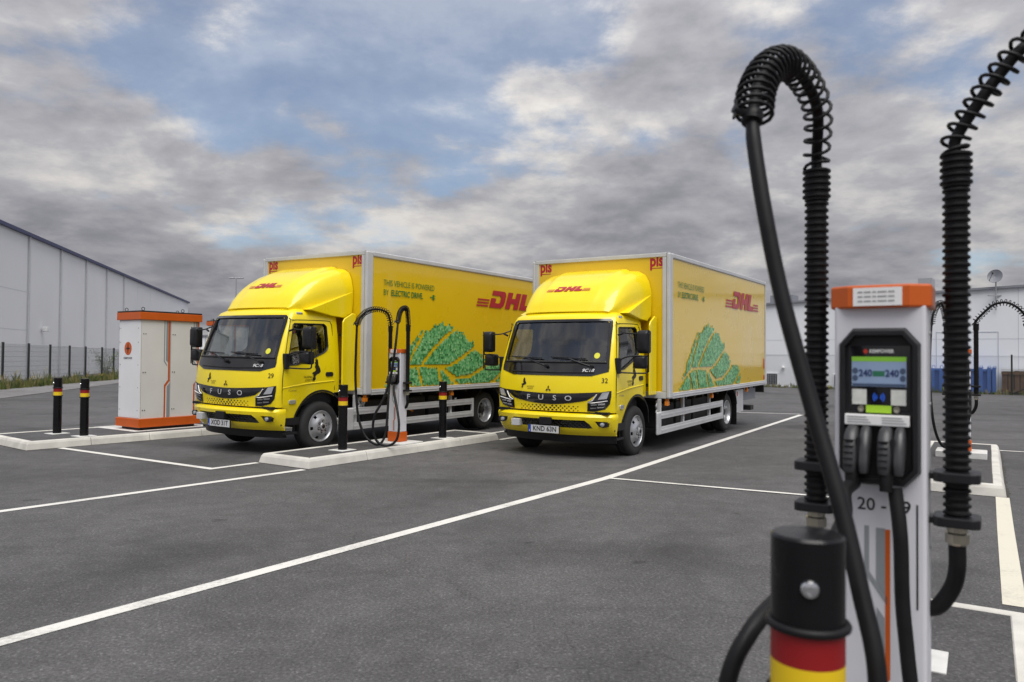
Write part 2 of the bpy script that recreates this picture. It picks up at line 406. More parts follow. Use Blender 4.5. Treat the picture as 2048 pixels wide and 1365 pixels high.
mat('galv', (0.42, 0.43, 0.45), 0.45, metal=0.5)
glass_mat('windscreen', (0.50, 0.53, 0.53)); glass_mat('side_glass', (0.52, 0.55, 0.55))
mat('mirror_glass', (0.5, 0.52, 0.55), 0.04, metal=1.0)

# ------------------------------------------------------------------ ground
rings = [0.0, 8, 20, 45, 90, 200, 500, 1500]
b = MB(); seg = 48; b.v.append((0, 10, 0))
for r_ in rings[1:]:
    for j in range(seg): b.v.append((r_ * math.cos(2 * math.pi * j / seg), 10 + r_ * math.sin(2 * math.pi * j / seg), 0))
for j in range(seg): b.f.append((0, 1 + j, 1 + (j + 1) % seg))
for i in range(len(rings) - 2):
    for j in range(seg):
        b.f.append((1 + i * seg + j, 1 + (i + 1) * seg + j, 1 + (i + 1) * seg + (j + 1) % seg, 1 + i * seg + (j + 1) % seg))
b.m = [0] * len(b.f)
ground = b.build('ground', 'asphalt'); tag(ground, 'grey worn asphalt of the charging yard', kind='structure')
def strip(pts, wd, m='line_white', z=0.004, name='road_marking'):
    P = [Vector((x, y, 0)) for x, y in pts]; b = MB(); k = len(P); vs = []
    for i in range(k):
        d0 = (P[i] - P[i - 1]).normalized() if i else (P[1] - P[0]).normalized()
        d1 = (P[i + 1] - P[i]).normalized() if i < k - 1 else d0
        n0 = Vector((-d0.y, d0.x, 0)); n1 = Vector((-d1.y, d1.x, 0)); n = (n0 + n1).normalized(); n = n / max(0.4, n.dot(n0))
        vs += [P[i] + n * wd / 2 + Vector((0, 0, z)), P[i] - n * wd / 2 + Vector((0, 0, z))]
    b.add(vs, [(2 * i, 2 * i + 1, 2 * i + 3, 2 * i + 2) for i in range(k - 1)])
    return b.build(name, m, ground)
strip([(-6.3, -1.0), (-2.60, 3.86), (0.205, 7.83), (1.17, 9.21), (7.60, 19.72)], 0.115)           # long bay line
strip([(-7.5, 3.45), (-4.738, 6.991), (-2.66, 9.66)], 0.105)
strip([(-6.97, 11.63), (-3.851, 9.669), (-3.45, 10.24)], 0.10)
strip([(1.22, 9.17), (3.248, 8.144), (3.9, 7.82)], 0.075, z=0.008)
strip([(4.6, 20.94), (6.368, 20.346), (7.652, 19.918)], 0.10, z=0.008)
strip([(-0.20, 13.30), (1.0, 15.15), (3.6, 19.4)], 0.095)
strip([(-0.60, 14.05), (2.6, 19.2)], 0.095)
strip([(5.318, 8.14), (4.345, 6.61), (3.05, 4.56)], 0.125, 'line_cream')
strip([(7.95, 12.34), (12.5, 10.0)], 0.08, z=0.008)
b = MB(); b.add([(-17.5, 12.0, 0.012), (-15.9, 23.06, 0.012), (-18.6, 34.9, 0.012), (-24.5, 60, 0.012), (-28.5, 60, 0.012), (-22.6, 41, 0.012), (-20.6, 29.4, 0.012), (-22.5, 12, 0.012)], [tuple(range(8))])
path = b.build('path', 'asphalt_path'); tag(path, 'paler asphalt path running along the wire fence', kind='structure')

# ------------------------------------------------------------------ kerbed islands
def island(P, u, ln, wd, label, stone=1.0, h=0.125, kw=0.13, batter=0.045, taper_end=False):
    """P: near right ground corner; u: long direction; v = u rotated +90 deg (to the left)."""
    u = Vector((u[0], u[1], 0)).normalized(); v = Vector((-u.y, u.x, 0)); P = Vector((P[0], P[1], 0))
    ins = kw
    b = MB(); c = [P + u * ins + v * ins, P + u * (ln - ins) + v * ins, P + u * (ln - ins) + v * (wd - ins), P + u * ins + v * (wd - ins)]
    b.add([(p.x, p.y, h - 0.006) for p in c], [(0, 1, 2, 3)])
    top = b.build('traffic_island', 'asphalt_island'); tag(top, label, kind='structure')
    def stonerow(a, d, nrm, length, mit0, mit1, drop=False):
        n = max(1, round(length / stone)); g = 0.004
        for i in range(n):
            s0 = length * i / n + (g if i else 0); s1 = length * (i + 1) / n - (g if i < n - 1 else 0)
            j = random.uniform(-0.004, 0.004)
            def pr(s, end):
                # end: 0 none, 1 mitre start, 2 mitre end ; profile across nrm (inward)
                out = []
                for t, z in ((0.0, -0.02), (batter * 0.6, h * 0.70), (batter, h * 0.94), (batter + 0.015, h), (kw, h)):
                    sh = t if end == 1 else -t if end == 2 else 0
                    zz_ = z
                    if drop and i == n - 1 and s == s1: zz_ = min(z, 0.055)
                    p = a + d * (s + sh) + nrm * (t + j); out.append((p.x, p.y, zz_))
                p = a + d * (s + (kw if end == 1 else -kw if end == 2 else 0)) + nrm * (kw + j); out.append((p.x, p.y, -0.02))
                return out
            A = pr(s0, 1 if (i == 0 and mit0) else 0); B = pr(s1, 2 if (i == n - 1 and mit1) else 0)
            k = len(A); bb = MB(); bb.add(A + B, [tuple(range(k - 1, -1, -1)), tuple(range(k, 2 * k))] + [(q, (q + 1) % k, k + (q + 1) % k, k + q) for q in range(k)])
            bb.build('kerb_stone', 'kerb', top, bevel=0.006, bseg=1)
    stonerow(P, u, v, ln, True, True)
    stonerow(P + u * ln, v, -u, wd, True, True)
    stonerow(P + u * ln + v * wd, -u, -v, ln, True, True)
    stonerow(P + v * wd, -v, u, wd, True, True)
    rnd = random.Random(int(ln * 100))
    for a, d, nn, le in ((P, u, -v, ln), (P + v * wd, -v, -u, wd)):       # grit collected at the foot of the kerb
        b = MB(); n = int(le / 0.06); vs = []
        for i in range(n + 1):
            q = a + d * (le * i / n); o = q + nn * (0.008 + 0.035 * rnd.random() ** 2.2); q = q - nn * 0.02
            vs += [(q.x, q.y, 0.003), (o.x, o.y, 0.003)]
        b.add(vs, [(2 * i, 2 * i + 1, 2 * i + 3, 2 * i + 2) for i in range(n)])
        tag(b.build('grit_edge', 'grit', top), kind='stuff')
    return top, P, u, v
IU = (0.56, 0.829)
isl2 = island((-2.615, 9.714), IU, 4.30, 1.02, 'narrow kerbed island between the two yellow trucks')
isl1 = island((-7.29, 11.29), (0.615, 0.79), 6.6, 1.75, 'kerbed island carrying the tall white and orange cabinet')
isl3 = island((5.36, 8.13), (0.535, 0.844), 4.75, 1.05, 'kerbed island behind the largest charging post')
isl4 = island((2.86 - 4.4 * 0.535, 4.08 - 4.4 * 0.844), (0.535, 0.844), 4.4, 0.98, 'kerbed island under the largest charging post')
# ------------------------------------------------------------------ delivery trucks (local: +x to the rear, -y the driver's side, z up)
ZB, ZT, BL, BW = 0.846, 3.154, 6.08, 1.25
_z = [0.55, 0.69, 0.715, 0.90, 1.05, 1.24, 1.43, 1.75, 2.05, 2.12, 2.17, 2.20]
_xc = [-1.50, -1.52, -1.655, -1.67, -1.66, -1.63, -1.575, -1.46, -1.335, -1.285, -1.19, -1.0]
_bw = [0.14, 0.14, 0.16, 0.16, 0.16, 0.15, 0.14, 0.135, 0.13, 0.13, 0.13, 0.13]
_hw = [0.965, 0.985, 0.987, 0.99, 0.99, 0.985, 0.972, 0.94, 0.895, 0.868, 0.81, 0.70]
def XC(z): return float(np.interp(z, _z, _xc))
def BO(z): return float(np.interp(z, _z, _bw))
def HW(z): return float(np.interp(z, _z, _hw))
def front_x(y, z, off=0.0):
    t = min(abs(y) / HW(z), 0.965); return XC(z) + BO(z) * t ** 2.4 - off
def cab_ring(z, ins=0.0, xr=-0.28, dz=0.0):
    hw = HW(z) - ins; xc = XC(z) + ins; bo = BO(z); half = []
    for t in (0.0, 0.15, 0.3, 0.45, 0.6, 0.72, 0.82, 0.90, 0.955): half.append((xc + bo * t ** 2.4, t * hw))
    xa = xc + bo * 0.955 ** 2.4
    half += [(xa + 0.022, 0.982 * hw), (xa + 0.06, 0.996 * hw), (xa + 0.11, hw)]
    x0 = xa + 0.11; x1 = xr - ins - 0.05
    for k in range(1, 7): half.append((x0 + (x1 - x0) * k / 6, hw))
    half += [(xr - ins - 0.015, hw - 0.015), (xr - ins, hw - 0.05), (xr - ins, hw * 0.5)]
    full = [(x, -y) for x, y in half[::-1]][:-1] + half
    return [(x, y, z + dz) for x, y in full]
def loft(ringlist):
    b = MB(); n = len(ringlist[0])
    for r_ in ringlist: b.v += r_
    for i in range(len(ringlist) - 1):
        for j in range(n): b.f.append((i * n + j, i * n + (j + 1) % n, (i + 1) * n + (j + 1) % n, (i + 1) * n + j))
    b.f += [tuple(range(n - 1, -1, -1)), tuple(range((len(ringlist) - 1) * n, len(ringlist) * n))]
    b.m = [0] * len(b.f); return b
ZL = [0.55, 0.62, 0.69, 0.715, 0.78, 0.85, 0.90, 0.98, 1.05, 1.15, 1.24, 1.33, 1.43, 1.54, 1.65, 1.75, 1.85, 1.95, 2.05, 2.09, 2.12, 2.145, 2.17, 2.19, 2.20]
SIDEWIN = [(-1.345, 1.325), (-1.19, 1.93), (-1.17, 1.945), (-0.58, 1.955), (-0.535, 1.92), (-0.53, 1.62), (-0.56, 1.555), (-0.62, 1.515), (-0.83, 1.435), (-1.15, 1.335)]
WS_IN = [(0.835, 1.445), (0.85, 1.47), (0.80, 2.005), (0.77, 2.035), (-0.77, 2.035), (-0.80, 2.005), (-0.85, 1.47), (-0.835, 1.445)]
def along_x(u, v, d): return (d, u, v)
def along_y(u, v, d): return (u, d, v)
def build_cab(root):
    outer = loft([cab_ring(z) for z in ZL])
    me = outer.mesh('cab'); recalc_normals(me)
    inner = loft([cab_ring(z, 0.045) for z in [0.66, 0.69, 0.74, 0.85, 0.98, 1.1, 1.24, 1.43, 1.6, 1.75, 1.9, 2.05, 2.10, 2.13]]).mesh('i')
    cut = [inner]
    cut.append(MB().prism(WS_IN, along_x, -1.9, -1.05).mesh('c'))
    for sgn in (-1, 1):
        cut.append(MB().prism(SIDEWIN, along_y, sgn * 0.72, sgn * 1.2).mesh('c'))
        cut.append(MB().prism(arc(-0.68, 0.40, 0.51, 0, 360, 40)[:-1], along_y, sgn * 0.60, sgn * 1.2).mesh('c'))
        cut.append(MB().prism([(-0.42, 0.4), (-0.1, 0.4), (-0.1, 0.895), (-0.42, 0.895)], along_y, sgn * 0.5, sgn * 1.2).mesh('c'))
    for q in [me] + cut:
        q.materials.clear(); q.materials.append(MATS['cab_yellow']); q.materials.append(MATS['interior'])
    for q in cut: q.polygons.foreach_set('material_index', [1] * len(q.polygons))
    me = boolean(me, cut)
    cab = link('cab', me, root, smooth=32, recalc=False)
    # windscreen glass, surround, cowl
    def patch(zs, wf, off, nu=24):
        b = MB()
        us = [-1 + 2 * i / nu for i in range(nu + 1)]
        b.grid(lambda u, z: (front_x(u * wf(z), z, off), u * wf(z), z), us, zs); return b
    zs = [1.44 + 0.60 * i / 10 for i in range(11)]
    wf = lambda z: float(np.interp(z, [1.44, 2.04], [0.855, 0.805]))
    patch(zs, wf, -0.018).build('windscreen', 'windscreen', cab, smooth=40)
    fr = MB()
    wo_ = lambda z: float(np.interp(z, [1.235, 1.25, 1.30, 1.36, 1.44, 2.02, 2.05, 2.075], [0.66, 0.72, 0.90, 0.905, 0.895, 0.855, 0.84, 0.80]))
    n = 24; us = [-1 + 2 * i / n for i in range(n + 1)]
    P = lambda y, z: (front_x(y, z, 0.006), y, z)
    fr.grid(lambda u, z: P(u * wo_(z), z), us, [1.235, 1.25, 1.275, 1.30, 1.33, 1.36, 1.40, 1.445])
    fr.grid(lambda u, z: P(u * wo_(z), z), us, [2.035, 2.05, 2.065, 2.075])
    for sg in (-1, 1):
        fr.grid(lambda u, z: P(sg * (wf(z) - 0.012 + u * (wo_(z) - wf(z) + 0.012)), z), [0, 0.5, 1], [1.445 + 0.59 * i / 8 for i in range(9)])
    fr.build('windscreen_surround', 'black_gloss', cab, smooth=50)
    # cowl vent: recessed slot look made from a raised lip and lower tray
    b = MB(); b.tube([P2 for P2 in [(front_x(y, 1.43, 0.016), y, 1.43) for y in np.linspace(-0.86, 0.86, 17)]], 0.012, 6)
    b.tube([(front_x(y, 1.275, 0.012), y, 1.275 + 0.02 * abs(y)) for y in np.linspace(-0.70, 0.70, 15)], 0.010, 6)
    b.build('cowl_trim', 'black_plastic', cab, smooth=60)
    text_part('model_badge', '9C18', 0.062, lambda u, v: (front_x(-0.60 - u, 1.315 + v, 0.012), -0.60 - u, 1.315 + v), 'white_print', cab, shear=0.3, bold=0.02, sx=1.3)
    for sg in (1, -1):   # wipers
        y0 = 0.06 if sg == 1 else -0.66
        b = MB()
        tip = (0.72 if sg == 1 else 0.06)
        piv = Vector((front_x(y0, 1.37, 0.035), y0, 1.37)); mid = Vector((front_x(y0 + 0.36, 1.485, 0.045), y0 + 0.36, 1.485))
        b.tube([piv, piv.lerp(mid, 0.5) + Vector((-0.015, 0, 0)), mid], 0.010, 6)
        b.tube([(front_x(y, 1.49 + 0.008 * k, 0.028), y, 1.487 + 0.004 * k) for k, y in enumerate(np.linspace(y0 + 0.10, y0 + 0.68, 6))], 0.009, 6)
        b.lathe([(0.0, 0.02), (0.024, 0.02), (0.026, -0.03)], lambda a, c, h: (piv.x - h, piv.y + a, piv.z + c), 12)
        b.build('wiper', 'black_plastic', cab, smooth=50)
    b = MB(); b.add([(front_x(-0.70 + a, 1.53 + c, -0.008), -0.70 + a, 1.53 + c) for a, c in arc(0, 0, 0.042, 0, 360, 20)[:-1]], [tuple(range(20))])
    b.build('windscreen_sticker', mat('sticker_yellow', (0.72, 0.70, 0.05), 0.5), cab)
    # side glass + seals + doors
    for sg in (-1, 1):
        b = MB(); b.add([(x, sg * (HW(z) - 0.022), z) for x, z in SIDEWIN], [tuple(range(len(SIDEWIN)))])
        d = MB()
        seam = [(-1.425, 0.60), (-1.44, 1.0), (-1.41, 1.30), (-1.245, 1.97), (-1.20, 2.0), (-0.52, 2.01), (-0.44, 1.97), (-0.42, 1.85), (-0.41, 0.93)]
        pts = spline([(x, sg * (HW(z) + 0.0005), z) for x, z in seam], 5)
        d.tube(pts, 0.0055, 6)
        door = d.build('door_seal', 'black_plastic', cab, smooth=60)
        b.build('side_window', 'side_glass', cab)
        g = MB(); g.tube([(x, sg * (HW(z) + 0.001), z) for x, z in SIDEWIN + SIDEWIN[:1]], 0.011, 6); g.build('window_seal', 'black_plastic', cab, smooth=60)
        h = MB(); h.prism(rrect(-0.60, -0.445, 1.145, 1.215, 0.03), lambda u, v, dd: (u, sg * (HW(v) + dd), v), -0.01, 0.012); h.build('door_handle', 'black_plastic', cab, bevel=0.004)
        h = MB(); h.prism(rrect(-1.32, -1.19, 0.755, 0.815, 0.02), lambda u, v, dd: (u, sg * (HW(v) + dd), v), -0.01, 0.022); h.build('side_indicator', 'lens', cab, bevel=0.006)
        # belt crease below the window
        h = MB(); h.tube(spline([(-1.44, sg * (HW(0.99) - 0.006), 0.99), (-1.0, sg * (HW(1.04) - 0.004), 1.04), (-0.42, sg * (HW(1.08) - 0.004), 1.075)], 6), 0.014, 6); h.build('body_crease', 'cab_yellow', cab, smooth=60)
        # wheel arch lip
        a = arc(-0.68, 0.40, 0.515, 8, 172, 26)
        h = MB()
        h.add([(x, sg * (HW(max(z, 0.55)) + dd), z) for dd in (-0.16, 0.008) for x, z in a], [(i, i + 1, i + 28, i + 27) for i in range(26)])
        a2 = arc(-0.68, 0.40, 0.545, 8, 172, 26)
        h.add([(x, sg * (HW(max(z, 0.55)) + 0.008), z) for x, z in a] + [(x, sg * (HW(max(z, 0.55)) + 0.004), z) for x, z in a2], [(i, i + 1, i + 28, i + 27) for i in range(26)])
        h.build('wheel_arch', 'black_plastic', cab, smooth=50)
        # lower step trim, step
        h = MB(); h.box(-1.44, -1.10, sg * 0.93 if sg > 0 else -0.975, 0.975 if sg > 0 else -0.93, 0.44, 0.548)
        h.box(-1.36, -1.12, min(sg * 0.80, sg * 0.97), max(sg * 0.80, sg * 0.97), 0.30, 0.335); h.bar((-1.34, sg * 0.9, 0.33), (-1.34, sg * 0.9, 0.46), 0.03, 0.03); h.bar((-1.14, sg * 0.9, 0.33), (-1.14, sg * 0.9, 0.46), 0.03, 0.03)
        h.build('entry_step', 'black_plastic', cab, bevel=0.006)
        # roof marker
        h = MB(); h.box(-1.10, -0.98, min(sg * 0.83, sg * 0.885), max(sg * 0.83, sg * 0.885), 2.085, 2.125); h.build('roof_marker', 'lens', cab, bevel=0.012)
    # interior
    b = MB(); b.box(-1.46, -0.34, -0.86, 0.86, 0.70, 1.02); b.box(-1.42, -1.12, -0.86, 0.86, 1.0, 1.36); b.build('dashboard', 'interior', cab, bevel=0.04)
    for y in (-0.50, 0.30, 0.62):
        b = MB(); b.box(-0.86, -0.42, y - 0.21, y + 0.21, 1.02, 1.16); b.box(-0.50, -0.36, y - 0.21, y + 0.21, 1.12, 1.66); b.box(-0.48, -0.38, y - 0.12, y + 0.12, 1.67, 1.84); b.build('seat', 'seat_grey', cab, bevel=0.035)
    b = MB(); c = Vector((-1.02, -0.50, 1.36)); ax = Matrix.Rotation(R(-62), 3, 'Y')
    b.tube([c + ax @ Vector((0.19 * math.cos(t), 0.19 * math.sin(t), 0)) for t in np.linspace(0, 2 * math.pi, 25)], 0.014, 8)
    b.tube([c + ax @ Vector((-0.19, 0, 0)), c + ax @ Vector((0.19, 0, 0))], 0.014, 6); b.tube([c, c + ax @ Vector((0, 0, -0.3))], 0.03, 8)
    b.build('steering_wheel', 'interior', cab, smooth=60)
    b = MB(); b.box(-1.37, -1.34, -0.03, 0.15, 1.36, 1.52); b.box(-1.36, -1.345, 0.04, 0.07, 1.33, 1.38); b.build('display_device', 'interior', cab, bevel=0.008)
    # grille band
    b = MB(); n = 28; us = [i / n * 2 - 1 for i in range(n + 1)]
    gt = lambda y: 0.972 + 0.035 * (abs(y) / 0.8) ** 1.6; gb = lambda y: 0.812 + 0.075 * (abs(y) / 0.62) ** 1.8
    b.grid(lambda u, t: (lambda y, z: (front_x(y, z, 0.010 - 0.004 * abs(2 * t - 1)), y, z))(u * (0.62 + 0.18 * t), gb(u * 0.62) * (1 - t) + gt(u * (0.80)) * t), us, [0, 0.25, 0.5, 0.75, 1])
    b.build('grille_band', 'black_gloss', cab, smooth=50)
    for ch, y in (('F', 0.335), ('U', 0.115), ('S', -0.115), ('O', -0.335)):
        text_part('badge_letter', ch, 0.105, lambda u, v: (front_x(y - u, 0.905 + v, 0.018), y - u, 0.905 + v), 'badge_silver', cab, bold=0.010, sx=1.35)
    b = MB()
    for k in range(3):
        a = R(90 + 120 * k); d = Vector((math.cos(a), math.sin(a))); q = Vector((-d.y, d.x))
        pts = [Vector((0, 0)), d * 0.026 + q * 0.0155, d * 0.052, d * 0.026 - q * 0.0155]
        b.add([(front_x(-p.x, 1.035 + p.y, 0.009), -p.x, 1.035 + p.y) for p in pts], [(0, 1, 2, 3)])
    b.build('emblem', 'brown_print', cab, recalc=False)
    # perforated strip under the grille
    b = MB()
    for r_i in range(3):
        for k in range(-7, 8):
            y = (k + 0.5 * (r_i % 2)) * 0.068; z = 0.790 - 0.029 * r_i
            if abs(y) > 0.50: continue
            s_ = 0.0165 * (1 - 0.55 * abs(y) / 0.55)
            if z + s_ > gb(y) - 0.006: continue
            b.add([(front_x(y + s_ * 1.25 * math.cos(R(60 * q)), z + s_ * math.sin(R(60 * q)) * 0.85, 0.004), y + s_ * 1.25 * math.cos(R(60 * q)), z + s_ * 0.85 * math.sin(R(60 * q))) for q in range(6)], [tuple(range(6))])
    tag(b.build('grille_perforation', 'black_plastic', cab), kind='stuff')
    # headlights
    for sg in (-1, 1):
        HLP = [(0.955, 1.03), (0.80, 1.005), (0.735, 0.955), (0.685, 0.895), (0.625, 0.865), (0.615, 0.725), (0.72, 0.725), (0.87, 0.765), (0.935, 0.84), (0.955, 0.95)]
        F = lambda y, z, o: (front_x(y, z, o), sg * y, z)
        b = MB(); cy_, cz_ = 0.80, 0.86
        b.add([F(cy_, cz_, 0.014)] + [F(y, z, 0.006) for y, z in HLP], [(0, 1 + i, 1 + (i + 1) % len(HLP)) for i in range(len(HLP))])
        hl = b.build('headlight', 'black_gloss', cab)
        b = MB()
        for poly in ([(0.93, 1.015), (0.84, 1.003), (0.775, 0.90), (0.90, 0.915)],):
            b.add([F(y, z, 0.020) for y, z in poly], [tuple(range(len(poly)))])
        b.build('upper_lens', 'lens', hl)
        b = MB()
        for (y0, y1, z0, z1) in ((0.68, 0.76, 0.81, 0.835), (0.78, 0.87, 0.82, 0.85), (0.67, 0.75, 0.765, 0.785), (0.77, 0.855, 0.775, 0.80)):
            b.add([F(y, z, 0.022) for y, z in ((y0, z0), (y1, z0 + 0.01), (y1 + 0.01, z1), (y0 - 0.006, z1 - 0.004))], [(0, 1, 2, 3)])
        b.build('led_module', 'chrome', hl)
        b = MB(); b.tube([F(y, z, 0.02) for y, z in ((0.76, 0.975), (0.70, 0.885), (0.63, 0.855), (0.70, 0.85), (0.82, 0.868), (0.91, 0.885))], 0.008, 6); b.build('light_guide', 'white_print', hl, smooth=60)
    return cab

def bump_x(y, z):
    c = float(np.interp(z, [0.37, 0.43, 0.50, 0.58, 0.645, 0.68, 0.69], [-1.60, -1.66, -1.695, -1.725, -1.735, -1.715, -1.68]))
    return c + 0.225 * min(abs(y) / 1.0, 0.97) ** 2.6
def build_bumper(root):
    def ring(z, ins=0.0):
        hw = float(np.interp(z, [0.37, 0.5, 0.65, 0.69], [0.965, 0.985, 1.0, 0.99])) - ins; half = []
        for t in (0, 0.15, 0.3, 0.45, 0.6, 0.72, 0.82, 0.90, 0.955): half.append((bump_x(t, z) + ins, t * hw))
        xa = half[-1][0]; half += [(xa + 0.02, 0.98 * hw), (xa + 0.055, hw), (-1.37, hw), (-1.37, hw - 0.06)]
        half += [(-1.38, 0.0 + 0.3 * hw)]
        full = [(x, -y) for x, y in half[::-1]][:-1] + half
        return [(x, y, z) for x, y in full]
    me = loft([ring(z) for z in [0.37, 0.40, 0.43, 0.465, 0.50, 0.54, 0.58, 0.61, 0.645, 0.665, 0.68, 0.69]]).mesh('bumper'); recalc_normals(me)
    INT = [(0.60, 0.598), (0.66, 0.545), (0.695, 0.487), (0.64, 0.478), (-0.64, 0.478), (-0.695, 0.487), (-0.66, 0.545), (-0.60, 0.598)]
    cut = [MB().prism(INT, along_x, -1.9, -1.55).mesh('c')]
    FOG = [(0.735, 0.590), (0.90, 0.585), (0.93, 0.56), (0.925, 0.515), (0.86, 0.50), (0.79, 0.515), (0.755, 0.545)]
    for sg in (-1, 1): cut.append(MB().prism([(sg * y, z) for y, z in FOG], along_x, -1.9, -1.52).mesh('c'))
    me = boolean(me, cut); me.materials.clear(); me.materials.append(MATS['cab_yellow'])
    bp = link('bumper', me, root, smooth=35, recalc=False)
    b = MB(); b.prism(INT, along_x, -1.60, -1.57)
    for r_i in range(4):
        for k in range(-9, 10):
            y = (k + 0.5 * (r_i % 2)) * 0.072; z = 0.588 - 0.034 * r_i
            if abs(y) > 0.58: continue
            pts = [(y + 0.030 * math.cos(R(60 * q)), z + 0.020 * math.sin(R(60 * q))) for q in range(7)]
            b.tube([(bump_x(a, c) + 0.03, a, min(max(c, 0.482), 0.594)) for a, c in pts], 0.0045, 4)
    b.build('lower_grille', 'black_gloss', bp)
    b = MB(); b.box(-1.765, -1.66, -0.10, 0.10, 0.515, 0.625); b.build('radar_sensor', 'black_plastic', bp, bevel=0.008)
    b = MB(); b.box(-1.735, -1.60, 0.46, 0.60, 0.475, 0.575); b.build('tow_cover', 'alu_white', bp, bevel=0.004)
    for sg in (-1, 1):
        b = MB(); b.prism([(sg * y, z) for y, z in FOG], along_x, -1.585, -1.54); b.build('fog_lamp_housing', 'black_plastic', bp)
        b = MB(); b.lathe([(0.0, 0.02), (0.028, 0.012), (0.034, -0.04)], lambda a, c, h: (-1.59 - h, sg * 0.845 + a * 1.15, 0.545 + c), 16); b.build('fog_lamp', 'lens', bp, smooth=50)
    sk = loft([[(x + 0.05, y * 0.97, 0.255) for x, y, _ in ring(0.37)], [(x + 0.02, y * 0.985, 0.367) for x, y, _ in ring(0.37)]])
    sk.build('bumper_skirt', 'black_plastic', bp, smooth=40)
    g = MB(); g.box(-1.58, -1.40, -0.93, 0.93, 0.685, 0.722); g.build('grille_gap', 'black_plastic', bp)
    return bp

def spoiler_section(x):
    hw = float(np.interp(x, [-1.08, -1.0, -0.85, -0.7, -0.5, -0.3, -0.1, 0.0], [0.72, 0.775, 0.825, 0.855, 0.89, 0.92, 0.945, 0.95]))
    zt = float(np.interp(x, [-1.08, -1.0, -0.85, -0.7, -0.5, -0.3, -0.15, -0.05, 0.0], [2.20, 2.36, 2.55, 2.67, 2.79, 2.875, 2.915, 2.93, 2.925]))
    zb = float(np.interp(x, [-1.08, -1.0, -0.6, 0.0], [2.165, 2.165, 2.19, 2.14]))
    return hw, zt, zb
def spoiler_top(x, y):
    hw, zt, zb = spoiler_section(x); H = max(zt - zb, 0.02); t = abs(y) / hw
    return zb + H * float(np.interp(t, [0, 0.56, 0.63, 0.80, 0.90, 0.96, 1.0], [1.0, 0.995, 0.955, 0.93, 0.86, 0.72, 0.50]))
def build_spoiler(root):
    xs = [-1.08, -1.06, -1.03, -1.0, -0.95, -0.9, -0.8, -0.7, -0.6, -0.5, -0.4, -0.3, -0.2, -0.1, -0.05, -0.02, 0.0]
    secs = []
    for x in xs:
        hw, zt, zb = spoiler_section(x); ts = [0, 0.2, 0.4, 0.52, 0.56, 0.60, 0.63, 0.72, 0.80, 0.85, 0.90, 0.93, 0.96, 0.985, 1.0]
        half = [(t * hw, spoiler_top(x, t * hw)) for t in ts]
        half += [(hw, zb + (half[-1][1] - zb) * 0.5), (hw * 0.985, zb)]
        bow = lambda y: 0.10 * (1 - (abs(y) / 0.95) ** 2) * float(np.interp(x, [-1.08, -0.3], [1.0, 0.0]))
        full = [(-y, z) for y, z in half[::-1]][:-1] + half
        secs.append([(x - bow(y), y, z) for y, z in full])
    sp = loft(secs).build('roof_deflector', 'cab_yellow', root, smooth=32)
    for sg in (-1, 1):   # lower side skirt of the deflector
        b = MB(); P = [(-0.93, 2.17), (-0.02, 2.50), (-0.02, 2.16), (-0.18, 2.07), (-0.45, 2.09)]
        b.prism(P, lambda u, v, d: (u, sg * d, v), 0.80, 0.953); b.build('deflector_skirt', 'cab_yellow', sp, bevel=0.01)
    return sp

DHL = {'D': [(0, 0), (1.05, 0), (1.30, 0.14), (1.42, 0.36), (1.56, 0.78), (1.52, 0.93), (1.40, 1), (0.36, 1), (0.26, 0.72), (1.02, 0.72), (1.08, 0.64), (1.0, 0.38), (0.90, 0.27), (0.54, 0.27), (0.64, 0.55), (0.20, 0.55)],
       'H': [(0, 0), (0.46, 0), (0.58, 0.34), (0.90, 0.34), (0.78, 0), (1.24, 0), (1.60, 1), (1.14, 1), (1.01, 0.64), (0.69, 0.64), (0.82, 1), (0.36, 1)],
       'L': [(0, 0), (1.05, 0), (1.16, 0.30), (0.58, 0.30), (0.83, 1), (0.36, 1)]}
def logo(name, fn, m, parent, w_, h_):
    """fn(u, v) maps 0..w_, 0..h_ onto the surface."""
    b = MB(); k = w_ / 6.3
    for ch, o in (('D', 1.1), ('H', 2.52), ('L', 3.88)):
        b.add([fn((o + x) * k, y * h_) for x, y in DHL[ch]], [tuple(range(len(DHL[ch])))])
    for i in range(3):
        z0 = 0.02 + 0.17 * i; s0 = 0.34 * z0
        b.add([fn(x * k, z * h_) for x, z in ((0.0 + s0, z0), (1.0 + s0, z0), (1.02 + s0, z0 + 0.09), (0.03 + s0, z0 + 0.09))], [(0, 1, 2, 3)])
        b.add([fn(x * k, z * h_) for x, z in ((5.02 + s0, z0), (6.1 - s0 * 0.3, z0), (6.08 - s0 * .3, z0 + 0.09), (5.05 + s0, z0 + 0.09))], [(0, 1, 2, 3)]) if i < 2 or True else None
    return b.build(name, m, parent, recalc=False)
BIRD = [(0.05, 0.0), (0.18, 0.10), (0.16, 0.22), (0.26, 0.30), (0.40, 0.34), (0.50, 0.42), (0.46, 0.55), (0.36, 0.70), (0.34, 0.90), (0.24, 1.0), (0.22, 0.92), (0.16, 0.94), (0.20, 0.84), (0.12, 0.80), (0.18, 0.72), (0.12, 0.62), (0.20, 0.52), (0.16, 0.44), (0.02, 0.40), (-0.05, 0.34), (0.03, 0.30), (0.06, 0.20), (-0.02, 0.12)]
LEAF = [(0.41, 0.98), (0.51, 1.07), (0.71, 1.24), (0.93, 1.5), (1.12, 1.68), (1.33, 1.88), (1.5, 1.87), (1.66, 1.99), (1.89, 2.05), (1.93, 1.98), (2.19, 2.0), (2.18, 1.93), (2.32, 1.89), (2.5, 1.86), (2.65, 1.75), (2.82, 1.69), (2.83, 1.58), (3.08, 1.46), (3.16, 1.40), (3.13, 1.29), (3.49, 1.29), (3.79, 1.24), (3.85, 1.08), (3.84, 0.94), (0.5, 0.94)]
